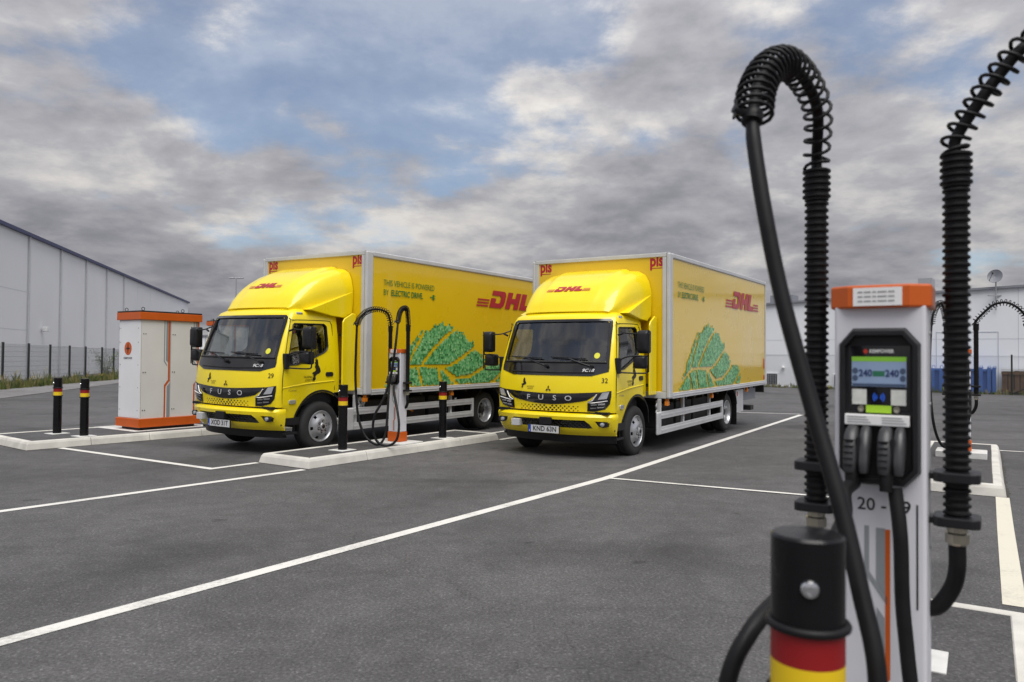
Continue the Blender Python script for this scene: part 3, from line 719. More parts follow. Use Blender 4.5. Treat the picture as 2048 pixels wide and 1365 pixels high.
VEINS = [[(0.43, 1.0), (0.71, 1.16), (1.01, 1.27), (1.32, 1.29), (1.78, 1.27), (2.12, 1.29), (2.44, 1.42), (2.83, 1.6)],
         [(1.32, 1.29), (1.57, 1.52), (1.9, 1.76), (2.28, 1.95)], [(0.96, 1.26), (1.12, 1.52), (1.42, 1.92)],
         [(1.78, 1.27), (1.98, 1.2), (2.3, 1.06), (2.71, 1.08), (3.29, 1.30)], [(1.22, 1.28), (1.29, 1.11), (1.38, 0.93)],
         [(1.78, 1.27), (1.83, 1.1), (1.89, 0.93)], [(1.95, 1.2), (2.16, 1.05), (2.36, 0.93)], [(3.4, 0.93), (3.83, 1.17)], [(0.85, 1.22), (0.98, 1.1), (1.05, 0.93)]]
def inside(p, poly):
    c = False; j = len(poly) - 1
    for i in range(len(poly)):
        if (poly[i][1] > p[1]) != (poly[j][1] > p[1]) and p[0] < (poly[j][0] - poly[i][0]) * (p[1] - poly[i][1]) / (poly[j][1] - poly[i][1]) + poly[i][0]: c = not c
        j = i
    return c
def segd(p, a, b_):
    ax, ay = a; bx, by = b_; dx, dy = bx - ax, by - ay; t = max(0, min(1, ((p[0] - ax) * dx + (p[1] - ay) * dy) / (dx * dx + dy * dy)))
    return math.hypot(p[0] - ax - t * dx, p[1] - ay - t * dy)
def leaf_decal(parent, sgn):
    rnd = random.Random(3); b = MB(); k = 0.052
    nx, nz = int(3.9 / k), int(1.3 / (k * 0.866))
    for j in range(nz):
        for i in range(nx * 2):
            x0 = 0.3 + (i * 0.5 + 0.25 * (j % 2)) * k; z0 = 0.95 + j * k * 0.866; upt = i % 2 == 0
            tri = [(x0, z0), (x0 + k, z0), (x0 + k / 2, z0 + k * 0.866)] if upt else [(x0, z0 + k * 0.866), (x0 + k, z0 + k * 0.866), (x0 + k / 2, z0)]
            c = (sum(p[0] for p in tri) / 3, sum(p[1] for p in tri) / 3)
            cc = (c[0] + rnd.uniform(-0.03, 0.03), c[1] + rnd.uniform(-0.03, 0.03))
            if not inside(cc, LEAF) or c[1] < 0.955: continue
            dv = min(segd(c, a, q) for v in VEINS for a, q in zip(v, v[1:]))
            if dv < (0.030 if c[0] < 1.45 else 0.036): continue
            b.mi = rnd.choice((0, 0, 1, 1, 1, 2, 2, 3, 4))
            q = [(c[0] + (x - c[0]) * 1.04, c[1] + (z - c[1]) * 1.04) for x, z in tri]
            b.add([((x * 1.05 if True else x), sgn * (BW + 0.004), 0.93 + (z - 0.93) * 1.03) for x, z in q], [(0, 1, 2)])
    return b.build('leaf_print', ['leaf_green_%d' % i for i in range(5)], parent, recalc=False)

def build_box(root):
    b = MB(); b.box(0.012, BL - 0.01, -BW + 0.008, BW - 0.008, ZB + 0.02, ZT - 0.01)
    bx = b.build('cargo_box', 'box_yellow', root)
    # aluminium edge profiles
    for sg in (-1, 1):
        y0, y1 = sorted((sg * (BW - 0.05), sg * (BW + 0.012)))
        b = MB(); b.box(-0.012, 0.14, y0, y1, ZB, ZT); o = b.build('corner_post', 'alu_white', bx, bevel=0.022, bseg=3)
        b = MB(); ya, yb = sorted((sg * (BW - 0.115), sg * (BW - 0.052))); b.box(-0.008, 0.03, ya, yb, ZB + 0.11, ZT - 0.06); b.build('front_profile', 'alu_white', bx, bevel=0.004)
        b = MB(); b.box(0.142, BL, y0, y1, ZT - 0.075, ZT + 0.004); b.build('top_rail', 'alu_white', bx, bevel=0.015)
        b = MB(); b.box(0.142, BL, y0, y1, ZB - 0.006, ZB + 0.085); 
        b.box(0.142, BL, min(y0, y1) - (0.006 if sg < 0 else -0.0), max(y0, y1) + (0.006 if sg > 0 else 0.0), ZB + 0.03, ZB + 0.05); b.build('bottom_rail', 'alu_white', bx, bevel=0.004)
        b = MB(); b.box(BL + 0.002, BL + 0.05, y0, y1, ZB - 0.02, ZT + 0.006); b.build('rear_post', 'alu', bx, bevel=0.008)
        b = MB()
        for z0, z1 in ((1.20, 1.42), (0.955, 1.05)): b.box(BL - 0.13, BL - 0.07, min(sg * BW, sg * (BW + 0.006)), max(sg * BW, sg * (BW + 0.006)), z0, z1)
        b.build('red_marking', 'red_reflector', bx)
        # print
        fn = lambda u, v: (3.02 + u, sg * (BW + 0.004), 2.44 + v) if sg < 0 else (5.55 - u, sg * (BW + 0.004), 2.44 + v)
        logo('side_logo', fn, 'dhl_red', bx, 2.52, 0.345)
        def tx(x, z): return (lambda u, v: (x + u, -BW - 0.004, z + v)) if sg < 0 else (lambda u, v: (2.1 - x - u, BW + 0.004, z + v))
        text_part('slogan', 'THIS VEHICLE IS POWERED', 0.138, tx(0.39, 2.675), 'green_dark', bx, align='LEFT', sx=0.80)
        text_part('slogan', 'BY', 0.138, tx(0.39, 2.515), 'green_dark', bx, align='LEFT', sx=0.80)
        text_part('slogan', 'ELECTRIC DRIVE.', 0.138, tx(0.575, 2.515), 'green_dark', bx, align='LEFT', sx=0.80, bold=0.022)
        b = MB(); f2 = tx(1.60, 2.515); g = lambda p: [f2(a, c) for a, c in p]
        b.add(g([(0, -0.008), (0.07, -0.008), (0.07, 0.008), (0, 0.008)]), [(0, 1, 2, 3)])
        hd = [(0.07, 0.0)] + [(0.12 + 0.05 * math.cos(R(a)), 0.05 * math.sin(R(a))) for a in range(250, 109, -20)][::-1]
        b.add(g([(0.07, -0.025), (0.085, -0.045), (0.12, -0.05), (0.12, 0.05), (0.085, 0.045), (0.07, 0.025)]), [(0, 1, 2, 3, 4, 5)])
        for z in (-0.028, 0.022): b.add(g([(0.124, z), (0.155, z), (0.155, z + 0.012), (0.124, z + 0.012)]), [(0, 1, 2, 3)])
        b.build('plug_icon', 'green_dark', bx, recalc=False)
        leaf_decal(bx, sg)
    b = MB(); b.box(-0.01, 0.03, -BW + 0.052, BW - 0.052, ZT - 0.058, ZT + 0.002); b.build('front_header', 'alu_white', bx, bevel=0.006)
    b = MB(); b.box(-0.01, 0.03, -BW + 0.052, BW - 0.052, ZB, ZB + 0.105); b.build('front_sill', 'alu_white', bx, bevel=0.006)
    b = MB(); b.box(-0.006, BL + 0.02, -BW + 0.02, BW - 0.02, ZT - 0.004, ZT + 0.010); b.build('roof_skin', 'alu_white', bx)
    b = MB(); b.box(BL + 0.002, BL + 0.035, -1.19, 1.19, ZB + 0.02, ZT - 0.02); b.build('rear_door', 'alu_white', bx, bevel=0.006)
    for y in (-1.03, 1.00):
        text_part('corner_logo', 'pls', 0.26, lambda u, v: (0.0095, y - u, 3.035 + v), 'dhl_red', bx, bold=0.035, sx=0.80)
        b = MB(); b.add([(0.0095, y + a, z) for a, z in ((0.08, 2.915), (-0.10, 2.915), (-0.10, 2.927), (0.08, 2.927))], [(0, 1, 2, 3)]); b.build('corner_logo_line', 'dhl_red', bx, recalc=False)
    return bx

def build_wheel(name, x, sg, yout, root, rear=False):
    """sg=-1 driver side; yout = |y| of the outer face"""
    r_ = 0.383; wd = 0.225; fn = lambda a, c, h: (x + a, sg * (yout - h), r_ + c)
    e_ = bpy.data.objects.new(name, None); COL.objects.link(e_); e_.parent = root; e_.empty_display_size = 0.1
    prof = [(0.232, 0.010), (0.245, 0.004), (0.30, -0.004), (0.345, 0.004), (0.368, 0.022), (0.380, 0.045), (0.383, 0.062), (0.383, 0.072), (0.374, 0.074), (0.374, 0.082), (0.383, 0.084), (0.384, 0.105), (0.375, 0.107), (0.375, 0.115), (0.384, 0.117), (0.383, 0.148), (0.374, 0.150), (0.374, 0.158), (0.383, 0.160), (0.380, 0.18), (0.365, 0.205), (0.30, 0.228), (0.232, 0.215)]
    widths = (0.0, 0.25) if rear else (0.0,)
    for o in widths:
        b = MB(); b.lathe([(q, h + o) for q, h in prof], fn, 48); b.build('tyre', 'tyre', e_, smooth=40)
    if not rear:
        prof = [(0.236, 0.012), (0.240, 0.0), (0.232, -0.004), (0.226, 0.006), (0.215, 0.016), (0.205, 0.020), (0.196, 0.016), (0.178, 0.004), (0.160, -0.006), (0.135, -0.022), (0.118, -0.036), (0.100, -0.040), (0.098, -0.040), (0.062, -0.040), (0.060, -0.030), (0.058, -0.055), (0.05, -0.062), (0.0, -0.064)]
        def skip(i, j): return i in (6, 7) and (j % 12) in (0, 1, 2)
        b = MB(); b.lathe(prof, fn, 72, skip); b.build('rim', 'steel_rim', e_, smooth=35)
        b = MB(); b.lathe([(0.225, 0.06), (0.0, 0.06)], fn, 32); b.build('brake_drum', 'chassis', e_)
        for k in range(6):
            a = R(60 * k + 20); c = (0.081 * math.cos(a), 0.081 * math.sin(a))
            b = MB(); b.lathe([(0.0, -0.0425), (0.021, -0.0425), (0.024, -0.038)], lambda p, q, h: fn(p + c[0], q + c[1], h), 14); hb = b.build('bolt_recess', 'black_plastic', e_, smooth=40)
            b = MB(); b.lathe([(0.0, -0.056), (0.009, -0.055), (0.011, -0.040)], lambda p, q, h: fn(p + c[0], q + c[1], h), 6); b.build('wheel_nut', 'steel_rim', hb)
        b = MB(); b.lathe([(0.0, -0.070), (0.026, -0.069), (0.034, -0.060), (0.036, -0.050)], fn, 20); b.build('hub_cap', 'black_plastic', e_, smooth=40)
    else:
        prof = [(0.236, 0.012), (0.240, 0.0), (0.232, -0.004), (0.224, 0.01), (0.214, 0.03), (0.205, 0.07), (0.20, 0.12), (0.19, 0.135), (0.165, 0.142), (0.12, 0.15), (0.10, 0.15), (0.0, 0.15)]
        def skip(i, j): return i == 8 and (j % 9) in (0, 1, 2, 3)
        b = MB(); b.lathe(prof, fn, 72, skip); b.build('rim', 'steel_rim', e_, smooth=35)
        b = MB(); b.lathe([(0.2, 0.19), (0.0, 0.19)], fn, 24); b.build('brake_drum', 'chassis', e_)
        b = MB(); b.lathe([(0.0, 0.045), (0.05, 0.047), (0.065, 0.06), (0.072, 0.15)], fn, 20); b.build('axle_hub', 'chassis', e_, smooth=40)
        for k in range(6):
            a = R(60 * k); c = (0.1 * math.cos(a), 0.1 * math.sin(a))
            b = MB(); b.lathe([(0.0, 0.125), (0.012, 0.126), (0.014, 0.15)], lambda p, q, h: fn(p + c[0], q + c[1], h), 6); b.build('wheel_nut', 'steel_rim', e_)
    return e_

def build_mirrors(cab):
    for sg in (-1, 1):
        e_ = bpy.data.objects.new('mirror_assembly', None); COL.objects.link(e_); e_.parent = cab; e_.empty_display_size = 0.1
        Y = lambda v: sg * v
        b = MB(); A = (-1.36, Y(1.0), 1.36); 
        b.box(-1.42, -1.34, min(Y(0.955), Y(1.03)), max(Y(0.955), Y(1.03)), 1.27, 1.50)
        b.build('mirror_bracket', 'black_plastic', e_, bevel=0.012)
        b = MB()
        b.tube(spline([(-1.38, Y(1.02), 1.47), (-1.36, Y(1.12), 1.515), (-1.32, Y(1.25), 1.53), (-1.28, Y(1.40), 1.53), (-1.28, Y(1.415), 1.60)], 6), 0.012, 8)
        b.tube(spline([(-1.38, Y(1.02), 1.29), (-1.34, Y(1.15), 1.285), (-1.29, Y(1.36), 1.285), (-1.27, Y(1.40), 1.31), (-1.27, Y(1.405), 1.40)], 6), 0.011, 8)
        b.tube(spline([(-1.17, Y(0.915), 1.93), (-1.26, Y(0.99), 1.885), (-1.29, Y(1.10), 1.855), (-1.29, Y(1.40), 1.845), (-1.285, Y(1.42), 1.83)], 6), 0.010, 8)
        b.tube([(-1.285, Y(1.42), 1.90), (-1.285, Y(1.42), 1.30)], 0.010, 8)
        b.tube([(-1.30, Y(0.95), 1.83), (-1.28, Y(1.03), 1.86)], 0.016, 8)
        b.build('mirror_arm', 'black_plastic', e_, smooth=60)
        for n_, yc, z0, z1, hw_ in (('main_mirror', 1.335, 1.565, 1.90, 0.088), ('wide_mirror', 1.285, 1.345, 1.535, 0.10)):
            b = MB(); P = rrect(yc - hw_, yc + hw_, z0, z1, 0.03, 4)
            n = len(P); c = (yc, (z0 + z1) / 2)
            vs = []
            for xx, sc_ in ((-1.335, 0.62), (-1.325, 0.80), (-1.30, 0.94), (-1.26, 1.0), (-1.20, 0.98)):
                vs += [(xx, Y(c[0] + (p - c[0]) * sc_), c[1] + (q - c[1]) * sc_) for p, q in P]
            fs = [(i * n + j, i * n + (j + 1) % n, (i + 1) * n + (j + 1) % n, (i + 1) * n + j) for i in range(4) for j in range(n)] + [tuple(range(n)), tuple(range(4 * n, 5 * n))]
            b.add(vs, fs); mm = b.build(n_, 'black_plastic', e_, smooth=45)
            b = MB(); b.add([(-1.197, Y(c[0] + (p - c[0]) * 0.92), c[1] + (q - c[1]) * 0.94) for p, q in P], [tuple(range(n))]); b.build('mirror_glass', 'mirror_glass', mm)

def build_under(root):
    b = MB()
    for y in (-0.40, 0.40): b.box(-1.35, BL - 0.15, y - 0.04, y + 0.04, 0.60, 0.78)
    for x in (0.2, 1.0, 2.0, 2.9, 4.2, 5.3): b.box(x, x + 0.08, -0.40, 0.40, 0.63, 0.76); 
    for x in np.arange(0.15, 5.9, 0.45): b.box(x, x + 0.06, -1.15, 1.15, 0.78, 0.86)
    b.build('chassis_frame', 'chassis', root)
    b = MB(); b.tube([(-0.68, -0.9, 0.383), (-0.68, 0.9, 0.383)], 0.06, 10); b.tube([(3.55, -0.9, 0.383), (3.55, 0.9, 0.383)], 0.08, 10); b.lathe([(0, -0.2), (0.2, -0.1), (0.2, 0.1), (0, 0.2)], lambda a, c, h: (3.55 + a, h, 0.40 + c), 16); b.build('axle', 'chassis', root, smooth=50)
    for k, (x0, x1) in enumerate(((0.25, 0.95), (1.05, 1.85), (1.95, 2.75))):
        for sg in (-1, 1):
            b = MB(); b.box(x0, x1, min(sg * 0.46, sg * 0.98), max(sg * 0.46, sg * 0.98), 0.34, 0.74); b.build('battery_pack', 'chassis', root, bevel=0.02)
    for y in (-0.98, -0.92):
        b = MB(); b.tube(spline([(1.25 + (y + 0.98) * 2, y, 0.84), (1.28, y - 0.01, 0.70), (1.36, y, 0.55), (1.5, y, 0.48)], 6), 0.016, 8); b.build('high_voltage_cable', mat('hv_orange', (0.70, 0.22, 0.01), 0.5), root, smooth=60)
    for sg in (-1, 1):
        # coiled air lines under the front of the box
        b = MB()
        for k in range(4):
            xx = 0.05 + 0.055 * k
            b.tube([(xx + 0.014 * math.sin(t * 1.7 + k), sg * 1.02, 0.80 - 0.19 * t / 6.3) for t in np.linspace(0, 6.3, 14)], 0.018, 8)
        b.build('air_line', 'alu', root, smooth=60)
        # side guard
        y0, y1 = sorted((sg * 1.15, sg * 1.185))
        g = bpy.data.objects.new('side_guard', None); COL.objects.link(g); g.parent = root; g.empty_display_size = 0.1
        for z0, z1 in ((0.535, 0.645), (0.30, 0.41)):
            b = MB(); b.box(-0.17, 3.06, y0, y1, z0, z1)
            b.box(-0.17, 3.06, y0 - (0.005 if sg < 0 else 0), y1 + (0.005 if sg > 0 else 0), z0 + 0.04, z0 + 0.07); b.build('guard_rail', 'alu', g, bevel=0.004)
        b = MB(); b.box(-0.33, -0.172, y0 - (0.008 if sg < 0 else 0), y1 + (0.008 if sg > 0 else 0), 0.295, 0.65); b.build('guard_end', 'alu', g, bevel=0.03, bseg=3)
        b = MB(); b.box(3.03, 3.085, y0 - (0.006 if sg < 0 else 0.0), y1 + (0.006 if sg > 0 else 0.0), 0.295, 0.65); b.build('guard_end', 'alu', g, bevel=0.008)
        for x in (-0.12, 0.95, 2.38):
            b = MB(); ya, yb = sorted((sg * 1.10, sg * 1.148)); b.box(x, x + 0.05, ya, yb, 0.31, ZB); b.build('guard_post', 'alu', g, bevel=0.003)
        for x in (0.06, 2.35, 4.75):
            b = MB(); ya, yb = sorted((sg * 1.16, sg * 1.22)); b.box(x - 0.04, x + 0.04, ya, yb, 0.73, 0.80); b.box(x - 0.018, x + 0.018, ya, yb, 0.80, 0.842); b.build('side_marker', 'lens_amber', root, bevel=0.01)
        # rear mudguard and flap
        h = MB(); a = arc(3.55, 0.40, 0.46, 15, 165, 22)
        h.add([(x, sg * d, z) for d in (0.72, 1.20) for x, z in a], [(i, i + 1, i + 24, i + 23) for i in range(22)])
        a2 = arc(3.55, 0.40, 0.475, 15, 165, 22)
        h.add([(x, sg * 1.20, z) for x, z in a] + [(x, sg * 1.20, z) for x, z in a2], [(i, i + 1, i + 24, i + 23) for i in range(22)])
        h.build('mudguard', 'black_plastic', root, smooth=50)
        h = MB(); ya, yb = sorted((sg * 0.74, sg * 1.19)); h.box(4.0, 4.015, ya, yb, 0.10, 0.60); h.build('mud_flap', 'black_rubber', root)
        ya, yb = sorted((sg * 0.72, sg * 1.17)); h = MB(); h.box(4.06, 4.58, ya, yb, 0.33, 0.80); tb = h.build('tool_box', 'alu', root, bevel=0.012)
        h = MB(); yy = sg * 1.172; h.add([(4.10, yy, 0.66), (4.26, yy, 0.66), (4.26, yy, 0.77), (4.10, yy, 0.77)], [(0, 1, 2, 3)]); h.build('warning_label', 'white_print', tb)
        h = MB(); yy = sg * 1.174; h.add([(4.11, yy, 0.67), (4.17, yy, 0.67), (4.17, yy, 0.76), (4.11, yy, 0.76)], [(0, 1, 2, 3)]); h.build('warning_mark', 'red_reflector', tb)
    b = MB(); b.box(4.66, 5.75, -1.12, 1.12, 0.545, 0.835); b.build('tail_lift', 'trim_grey', root, bevel=0.01)
    b = MB(); b.box(5.35, 5.60, -1.12, 1.12, 0.30, 0.40); b.bar((5.4, -0.5, 0.35), (5.4, -0.5, 0.6), 0.08, 0.08); b.bar((5.4, 0.5, 0.35), (5.4, 0.5, 0.6), 0.08, 0.08); b.build('underrun_bar', 'chassis', root, bevel=0.008)
    b = MB(); b.box(BL + 0.0, BL + 0.045, -1.22, 1.22, 0.66, 0.82); b.build('rear_beam', 'chassis', root, bevel=0.006)
    for sg in (-1, 1):
        h = MB(); ya, yb = sorted((sg * 1.02, sg * 1.05)); P = [(-0.31, 0.905), (-0.02, 0.905), (-0.02, 2.14), (-0.10, 2.15), (-0.27, 2.06), (-0.31, 2.0)]
        h.prism(P, along_y, ya, yb); h.build('side_deflector', 'cab_yellow', root, bevel=0.018, bseg=3)
        h = MB(); h.bar((-0.25, sg * 0.93, 1.06), (-0.25, sg * 1.02, 1.06), 0.05, 0.05); h.bar((-0.25, sg * 0.93, 1.8), (-0.25, sg * 1.02, 1.8), 0.05, 0.05); h.build('deflector_bracket', 'black_plastic', root)

def truck_marks(root, cab, bumper, number, plate):
    text_part('fleet_number', number, 0.098, lambda u, v: (front_x(-0.855 - u, 1.17 + v, 0.006), -0.855 - u, 1.17 + v), 'black_print', cab, bold=0.004, sx=0.95)
    b = MB(); yc = 0.03; b.box(-1.752, -1.735, yc - 0.265, yc + 0.265, 0.392, 0.507); pl = b.build('number_plate', 'black_plastic', bumper, bevel=0.002)
    b = MB(); b.add([(-1.7545, yc + a, z) for a, z in ((0.258, 0.397), (-0.258, 0.397), (-0.258, 0.502), (0.258, 0.502))], [(0, 1, 2, 3)]); b.build('plate_face', 'plate_white', pl)
    b = MB(); b.add([(-1.756, yc + a, z) for a, z in ((0.258, 0.397), (0.212, 0.397), (0.212, 0.502), (0.258, 0.502))], [(0, 1, 2, 3)]); b.build('plate_band', 'plate_blue', pl)
    text_part('plate_band_letter', 'S', 0.035, lambda u, v: (-1.7575, yc + 0.235 - u, 0.418 + v), 'white_print', pl, bold=0.02)
    text_part('plate_characters', plate, 0.100, lambda u, v: (-1.7575, yc - 0.022 - u, 0.450 + v), 'black_print', pl, bold=0.016, sx=0.94)

def make_truck():
    root = empty('delivery_truck')
    cab = build_cab(root); bp = build_bumper(root); sp = build_spoiler(root); bx = build_box(root)
    build_mirrors(cab); build_under(root)
    for sg in (-1, 1):
        build_wheel('front_wheel', -0.68, sg, 0.985, root); build_wheel('rear_wheel', 3.55, sg, 1.125, root, rear=True)
    # deflector logo
    def f(u, v):
        y = 0.46 - u; x = -0.87 + v; bow = 0.10 * (1 - (abs(y) / 0.95) ** 2) * float(np.interp(x, [-1.08, -0.3], [1.0, 0.0]))
        return (x - bow, y, spoiler_top(x, y) + 0.006)
    b = logo('deflector_logo', f, 'dhl_red', sp, 0.80, 0.088)
    # bird marks
    def bird(fn, parent): b = MB(); b.add([fn(x, y) for x, y in BIRD], [tuple(range(len(BIRD)))]); b.build('bird_mark', 'black_print', parent, recalc=False)
    bird(lambda u, v: (front_x(0.48 - u * 0.17, 1.035 + v * 0.16, 0.006), 0.48 - u * 0.17, 1.035 + v * 0.16), cab)
    for i, t_ in enumerate(('FALKENKLEV', 'LOGISTIK')):
        text_part('company_name', t_, 0.030, lambda u, v: (front_x(0.315 - u, 1.062 - 0.03 * i + v, 0.006), 0.315 - u, 1.062 - 0.03 * i + v), 'brown_print', cab, sx=0.8)
    for sg in (-1, 1):
        xx = lambda x: x
        bird(lambda u, v: (-0.86 + u * 0.32, sg * (HW(1.06 + v * 0.36) + 0.004), 1.075 + v * 0.36), cab)
        for i, t_ in enumerate(('FALKENKLEV', 'LOGISTIK')):
            if sg < 0: fn = lambda u, v: (-0.93 + u, -(HW(1.14) + 0.004), 1.145 - 0.05 * i + v)
            else: fn = lambda u, v: (-0.93 - u, (HW(1.14) + 0.004), 1.145 - 0.05 * i + v)
            text_part('company_name', t_, 0.052, fn, 'black_print', cab, sx=0.72)
        if sg < 0: fn = lambda u, v: (-1.25 + u, -(HW(0.955) + 0.004), 0.955 + v)
        else: fn = lambda u, v: (-1.25 - u, HW(0.955) + 0.004, 0.955 + v)
        text_part('model_name', 'eCanter', 0.045, fn, 'chrome', cab, sx=1.1)
    return root
def child(o, name): return [c for c in o.children if c.name.split('.')[0] == name][0]
t1 = make_truck()
t2 = copy_tree(t1)
for t_, loc, rot, num, pl, lab in ((t1, (-3.399, 12.677, 0.008), (0.010, -0.004, 1.001), '29', 'XOD 31T', 'yellow box delivery truck with number 29 standing beside the white and orange cabinet'),
                                   (t2, (1.434, 12.517, -0.012), (0.002, -0.011, 1.008), '32', 'KND 63N', 'yellow box delivery truck with number 32 and plate KND 63N')):
    t_.location = loc; t_.rotation_euler = rot; tag(t_, lab, 'truck', 'yellow delivery trucks charging side by side')
    truck_marks(t_, child(t_, 'cab'), child(t_, 'bumper'), num, pl)
# ------------------------------------------------------------------ charging posts
CR = R(-32.7)
def helix(path, rad, pitch_fn, wire, per=14):
    """coil following a sampled path; pitch_fn(s01) gives metres per turn"""
    P = path; n = len(P); T = [(P[min(i + 1, n - 1)] - P[max(i - 1, 0)]).normalized() for i in range(n)]
    u = T[0].orthogonal().normalized(); fr = []
    for i in range(n):
        u = (u - T[i] * u.dot(T[i])).normalized(); fr.append((u.copy(), T[i].cross(u)))
    L_ = [0.0]
    for a, c in zip(P, P[1:]): L_.append(L_[-1] + (c - a).length)
    tot = L_[-1]; s_ = 0.0; ang = 0.0; out = []; i = 0
    while s_ < tot:
        while i < n - 2 and L_[i + 1] < s_: i += 1
        t = (s_ - L_[i]) / max(1e-6, L_[i + 1] - L_[i]); p = P[i].lerp(P[i + 1], t)
        uu = fr[i][0].lerp(fr[i + 1][0], t); ww = fr[i][1].lerp(fr[i + 1][1], t); r_ = rad(s_ / tot) if callable(rad) else rad
        out.append(p + (uu * math.cos(ang) + ww * math.sin(ang)) * r_)
        ang += 2 * math.pi / per; s_ += pitch_fn(s_ / tot) / per
    return out
def ribbed(z0, z1, r0, pitch):
    prof = []; z = z0
    while z < z1 - 1e-6:
        prof += [(r0 - 0.0065, z), (r0 - 0.0065, z + pitch * 0.35), (r0 - 0.001, z + pitch * 0.46), (r0, z + pitch * 0.58), (r0 - 0.001, z + pitch * 0.80), (r0 - 0.0055, z + pitch * 0.94)]; z += pitch
    return prof
def charging_post(loc, height, label, number, paths, detail=True, seg=20):
    """paths: per side (-1, +1): dict(arch=[world pts], cable=[world pts]); local: front faces -y"""
    root = empty('charging_post', loc, (0, 0, CR), label, 'charging post', 'slim charging posts with arched cables')
    M = (Matrix.Translation(Vector(loc)) @ Matrix.Rotation(CR, 4, 'Z')).inverted()
    W_ = lambda pts: [M @ Vector(p) for p in pts]
    H = height; hw, hd = 0.132, 0.082; dz = H - 1.43
    b = MB(); b.box(-hw, hw, -hd, hd, 0.152, H - 0.052); body = b.build('column', 'charger_white', root, bevel=0.010, bseg=3)
    b = MB(); b.box(-0.141, 0.141, -0.091, 0.091, 0.0, 0.15); b.build('base_cover', 'charger_orange', root, bevel=0.008)
    PL = [(-0.146, 0.09), (-0.146, -0.068), (-0.088, -0.104), (0.088, -0.104), (0.146, -0.068), (0.146, 0.09)]
    b = MB(); b.prism(PL, lambda u, v, d: (u, v, d), H - 0.064, H); cap = b.build('cap', 'charger_orange', root, bevel=0.006)
    b = MB(); yy = -0.1065; b.box(-0.072, 0.068, yy, -0.1, H - 0.058, H - 0.008); st = b.build('notice_sticker', 'white_print', cap)
    b = MB()
    for k in range(3):
        z = H - 0.022 - 0.0125 * k; x = -0.058
        for wd in (0.014, 0.020, 0.011, 0.026, 0.018, 0.012, 0.02):
            if x + wd > 0.055: break
            b.add([(x, yy - 0.001, z), (x + wd, yy - 0.001, z), (x + wd, yy - 0.001, z + 0.004), (x, yy - 0.001, z + 0.004)], [(0, 1, 2, 3)]); x += wd + 0.004
    tag(b.build('sticker_lines', 'text_grey', st, recalc=False), kind='stuff')
    # hooded black panel
    F = -hd
    def oct_(i): return [(-0.118 + i, 0.920 + dz + i * 0.4), (-0.075 + i * 0.4, 0.878 + dz + i), (0.075 - i * 0.4, 0.878 + dz + i), (0.118 - i, 0.920 + dz + i * 0.4), (0.118 - i, 1.268 + dz - i * 0.4), (0.076 - i * 0.4, 1.312 + dz - i), (-0.076 + i * 0.4, 1.312 + dz - i), (-0.118 + i, 1.268 + dz - i * 0.4)]
    b = MB(); O0, O1, O2, O3 = oct_(0), oct_(0.008), oct_(0.022), oct_(0.024)
    vs = [(x, F + 0.002, z) for x, z in O0] + [(x, F - 0.028, z) for x, z in O1] + [(x, F - 0.028, z) for x, z in O2] + [(x, F - 0.004, z) for x, z in O3]
    fs = [(k * 8 + i, k * 8 + (i + 1) % 8, (k + 1) * 8 + (i + 1) % 8, (k + 1) * 8 + i) for k in range(3) for i in range(8)] + [tuple(range(24, 32))]
    b.add(vs, fs); pan = b.build('control_panel', 'black_plastic', root, bevel=0.002)
    G = lambda o: (lambda u, v: (u, F - 0.006 - o, v + dz))
    def rect(name, x0, x1, z0, z1, m, par, o=0.002, th=0.0):
        b = MB()
        b.box(x0, x1, F - 0.006 - o, F - 0.004, z0 + dz, z1 + dz); return b.build(name, m, par)
    rect('panel_glass', -0.088, 0.088, 1.085, 1.262, 'black_gloss', pan, 0.0005)
    scr = rect('display', -0.078, 0.078, 1.150, 1.232, 'screen_blue', pan, 0.003)
    rect('display_header', -0.078, 0.078, 1.219, 1.232, 'screen_green', scr, 0.0036)
    rect('display_button', -0.017, 0.017, 1.178, 1.193, mat('screen_teal', (0.03, 0.16, 0.09), 0.3), scr, 0.0036)
    rect('display_footer', -0.076, 0.076, 1.151, 1.158, 'screen_dark', scr, 0.0036)
    for x in (-0.038, 0.038):
        text_part('display_digits', '240', 0.026, lambda u, v: G(0.0045)(x + u, 1.186 + v), 'screen_digits', scr, bold=0.03)
    for x in (-0.068, 0.068):
        for z in (1.173, 1.193):
            b = MB(); b.add([G(0.0042)(x + p, z + q) for p, q in arc(0, 0, 0.0085, 0, 360, 12)[:-1]], [tuple(range(12))]); b.build('display_icon', 'screen_dark', scr, recalc=False)
    b = MB(); b.add([G(0.0015)(-0.038 + p, 1.247 + q) for p, q in arc(0, 0, 0.0065, 0, 360, 14)[:-1]], [tuple(range(14))]); b.build('maker_dot', mat('dot_red', (0.55, 0.04, 0.02), 0.4), pan, recalc=False)
    text_part('maker_name', 'KEMPOWER', 0.0135, lambda u, v: G(0.0015)(0.008 + u, 1.247 + v), 'white_print', pan, bold=0.03, sx=0.95)
    for x in (-0.056, 0.056): rect('pale_label', x - 0.021, x + 0.021, 1.100, 1.142, 'label_pale', pan, 0.003)
    b = MB()
    for r_, in ((0.005,), (0.010,), (0.015,)):
        for a0 in (-45, 135):
            A = arc(0, 0, r_, a0, a0 + 90, 6); B = arc(0, 0, r_ + 0.002, a0, a0 + 90, 6)
            b.add([G(0.0015)(p, 1.121 + q) for p, q in A] + [G(0.0015)(p, 1.121 + q) for p, q in B], [(i, i + 1, i + 8, i + 7) for i in range(6)])
    b.build('contactless_icon', 'nfc_blue', pan, recalc=False)
    rect('green_label', -0.036, 0.036, 1.078, 1.098, 'label_green', pan, 0.006)
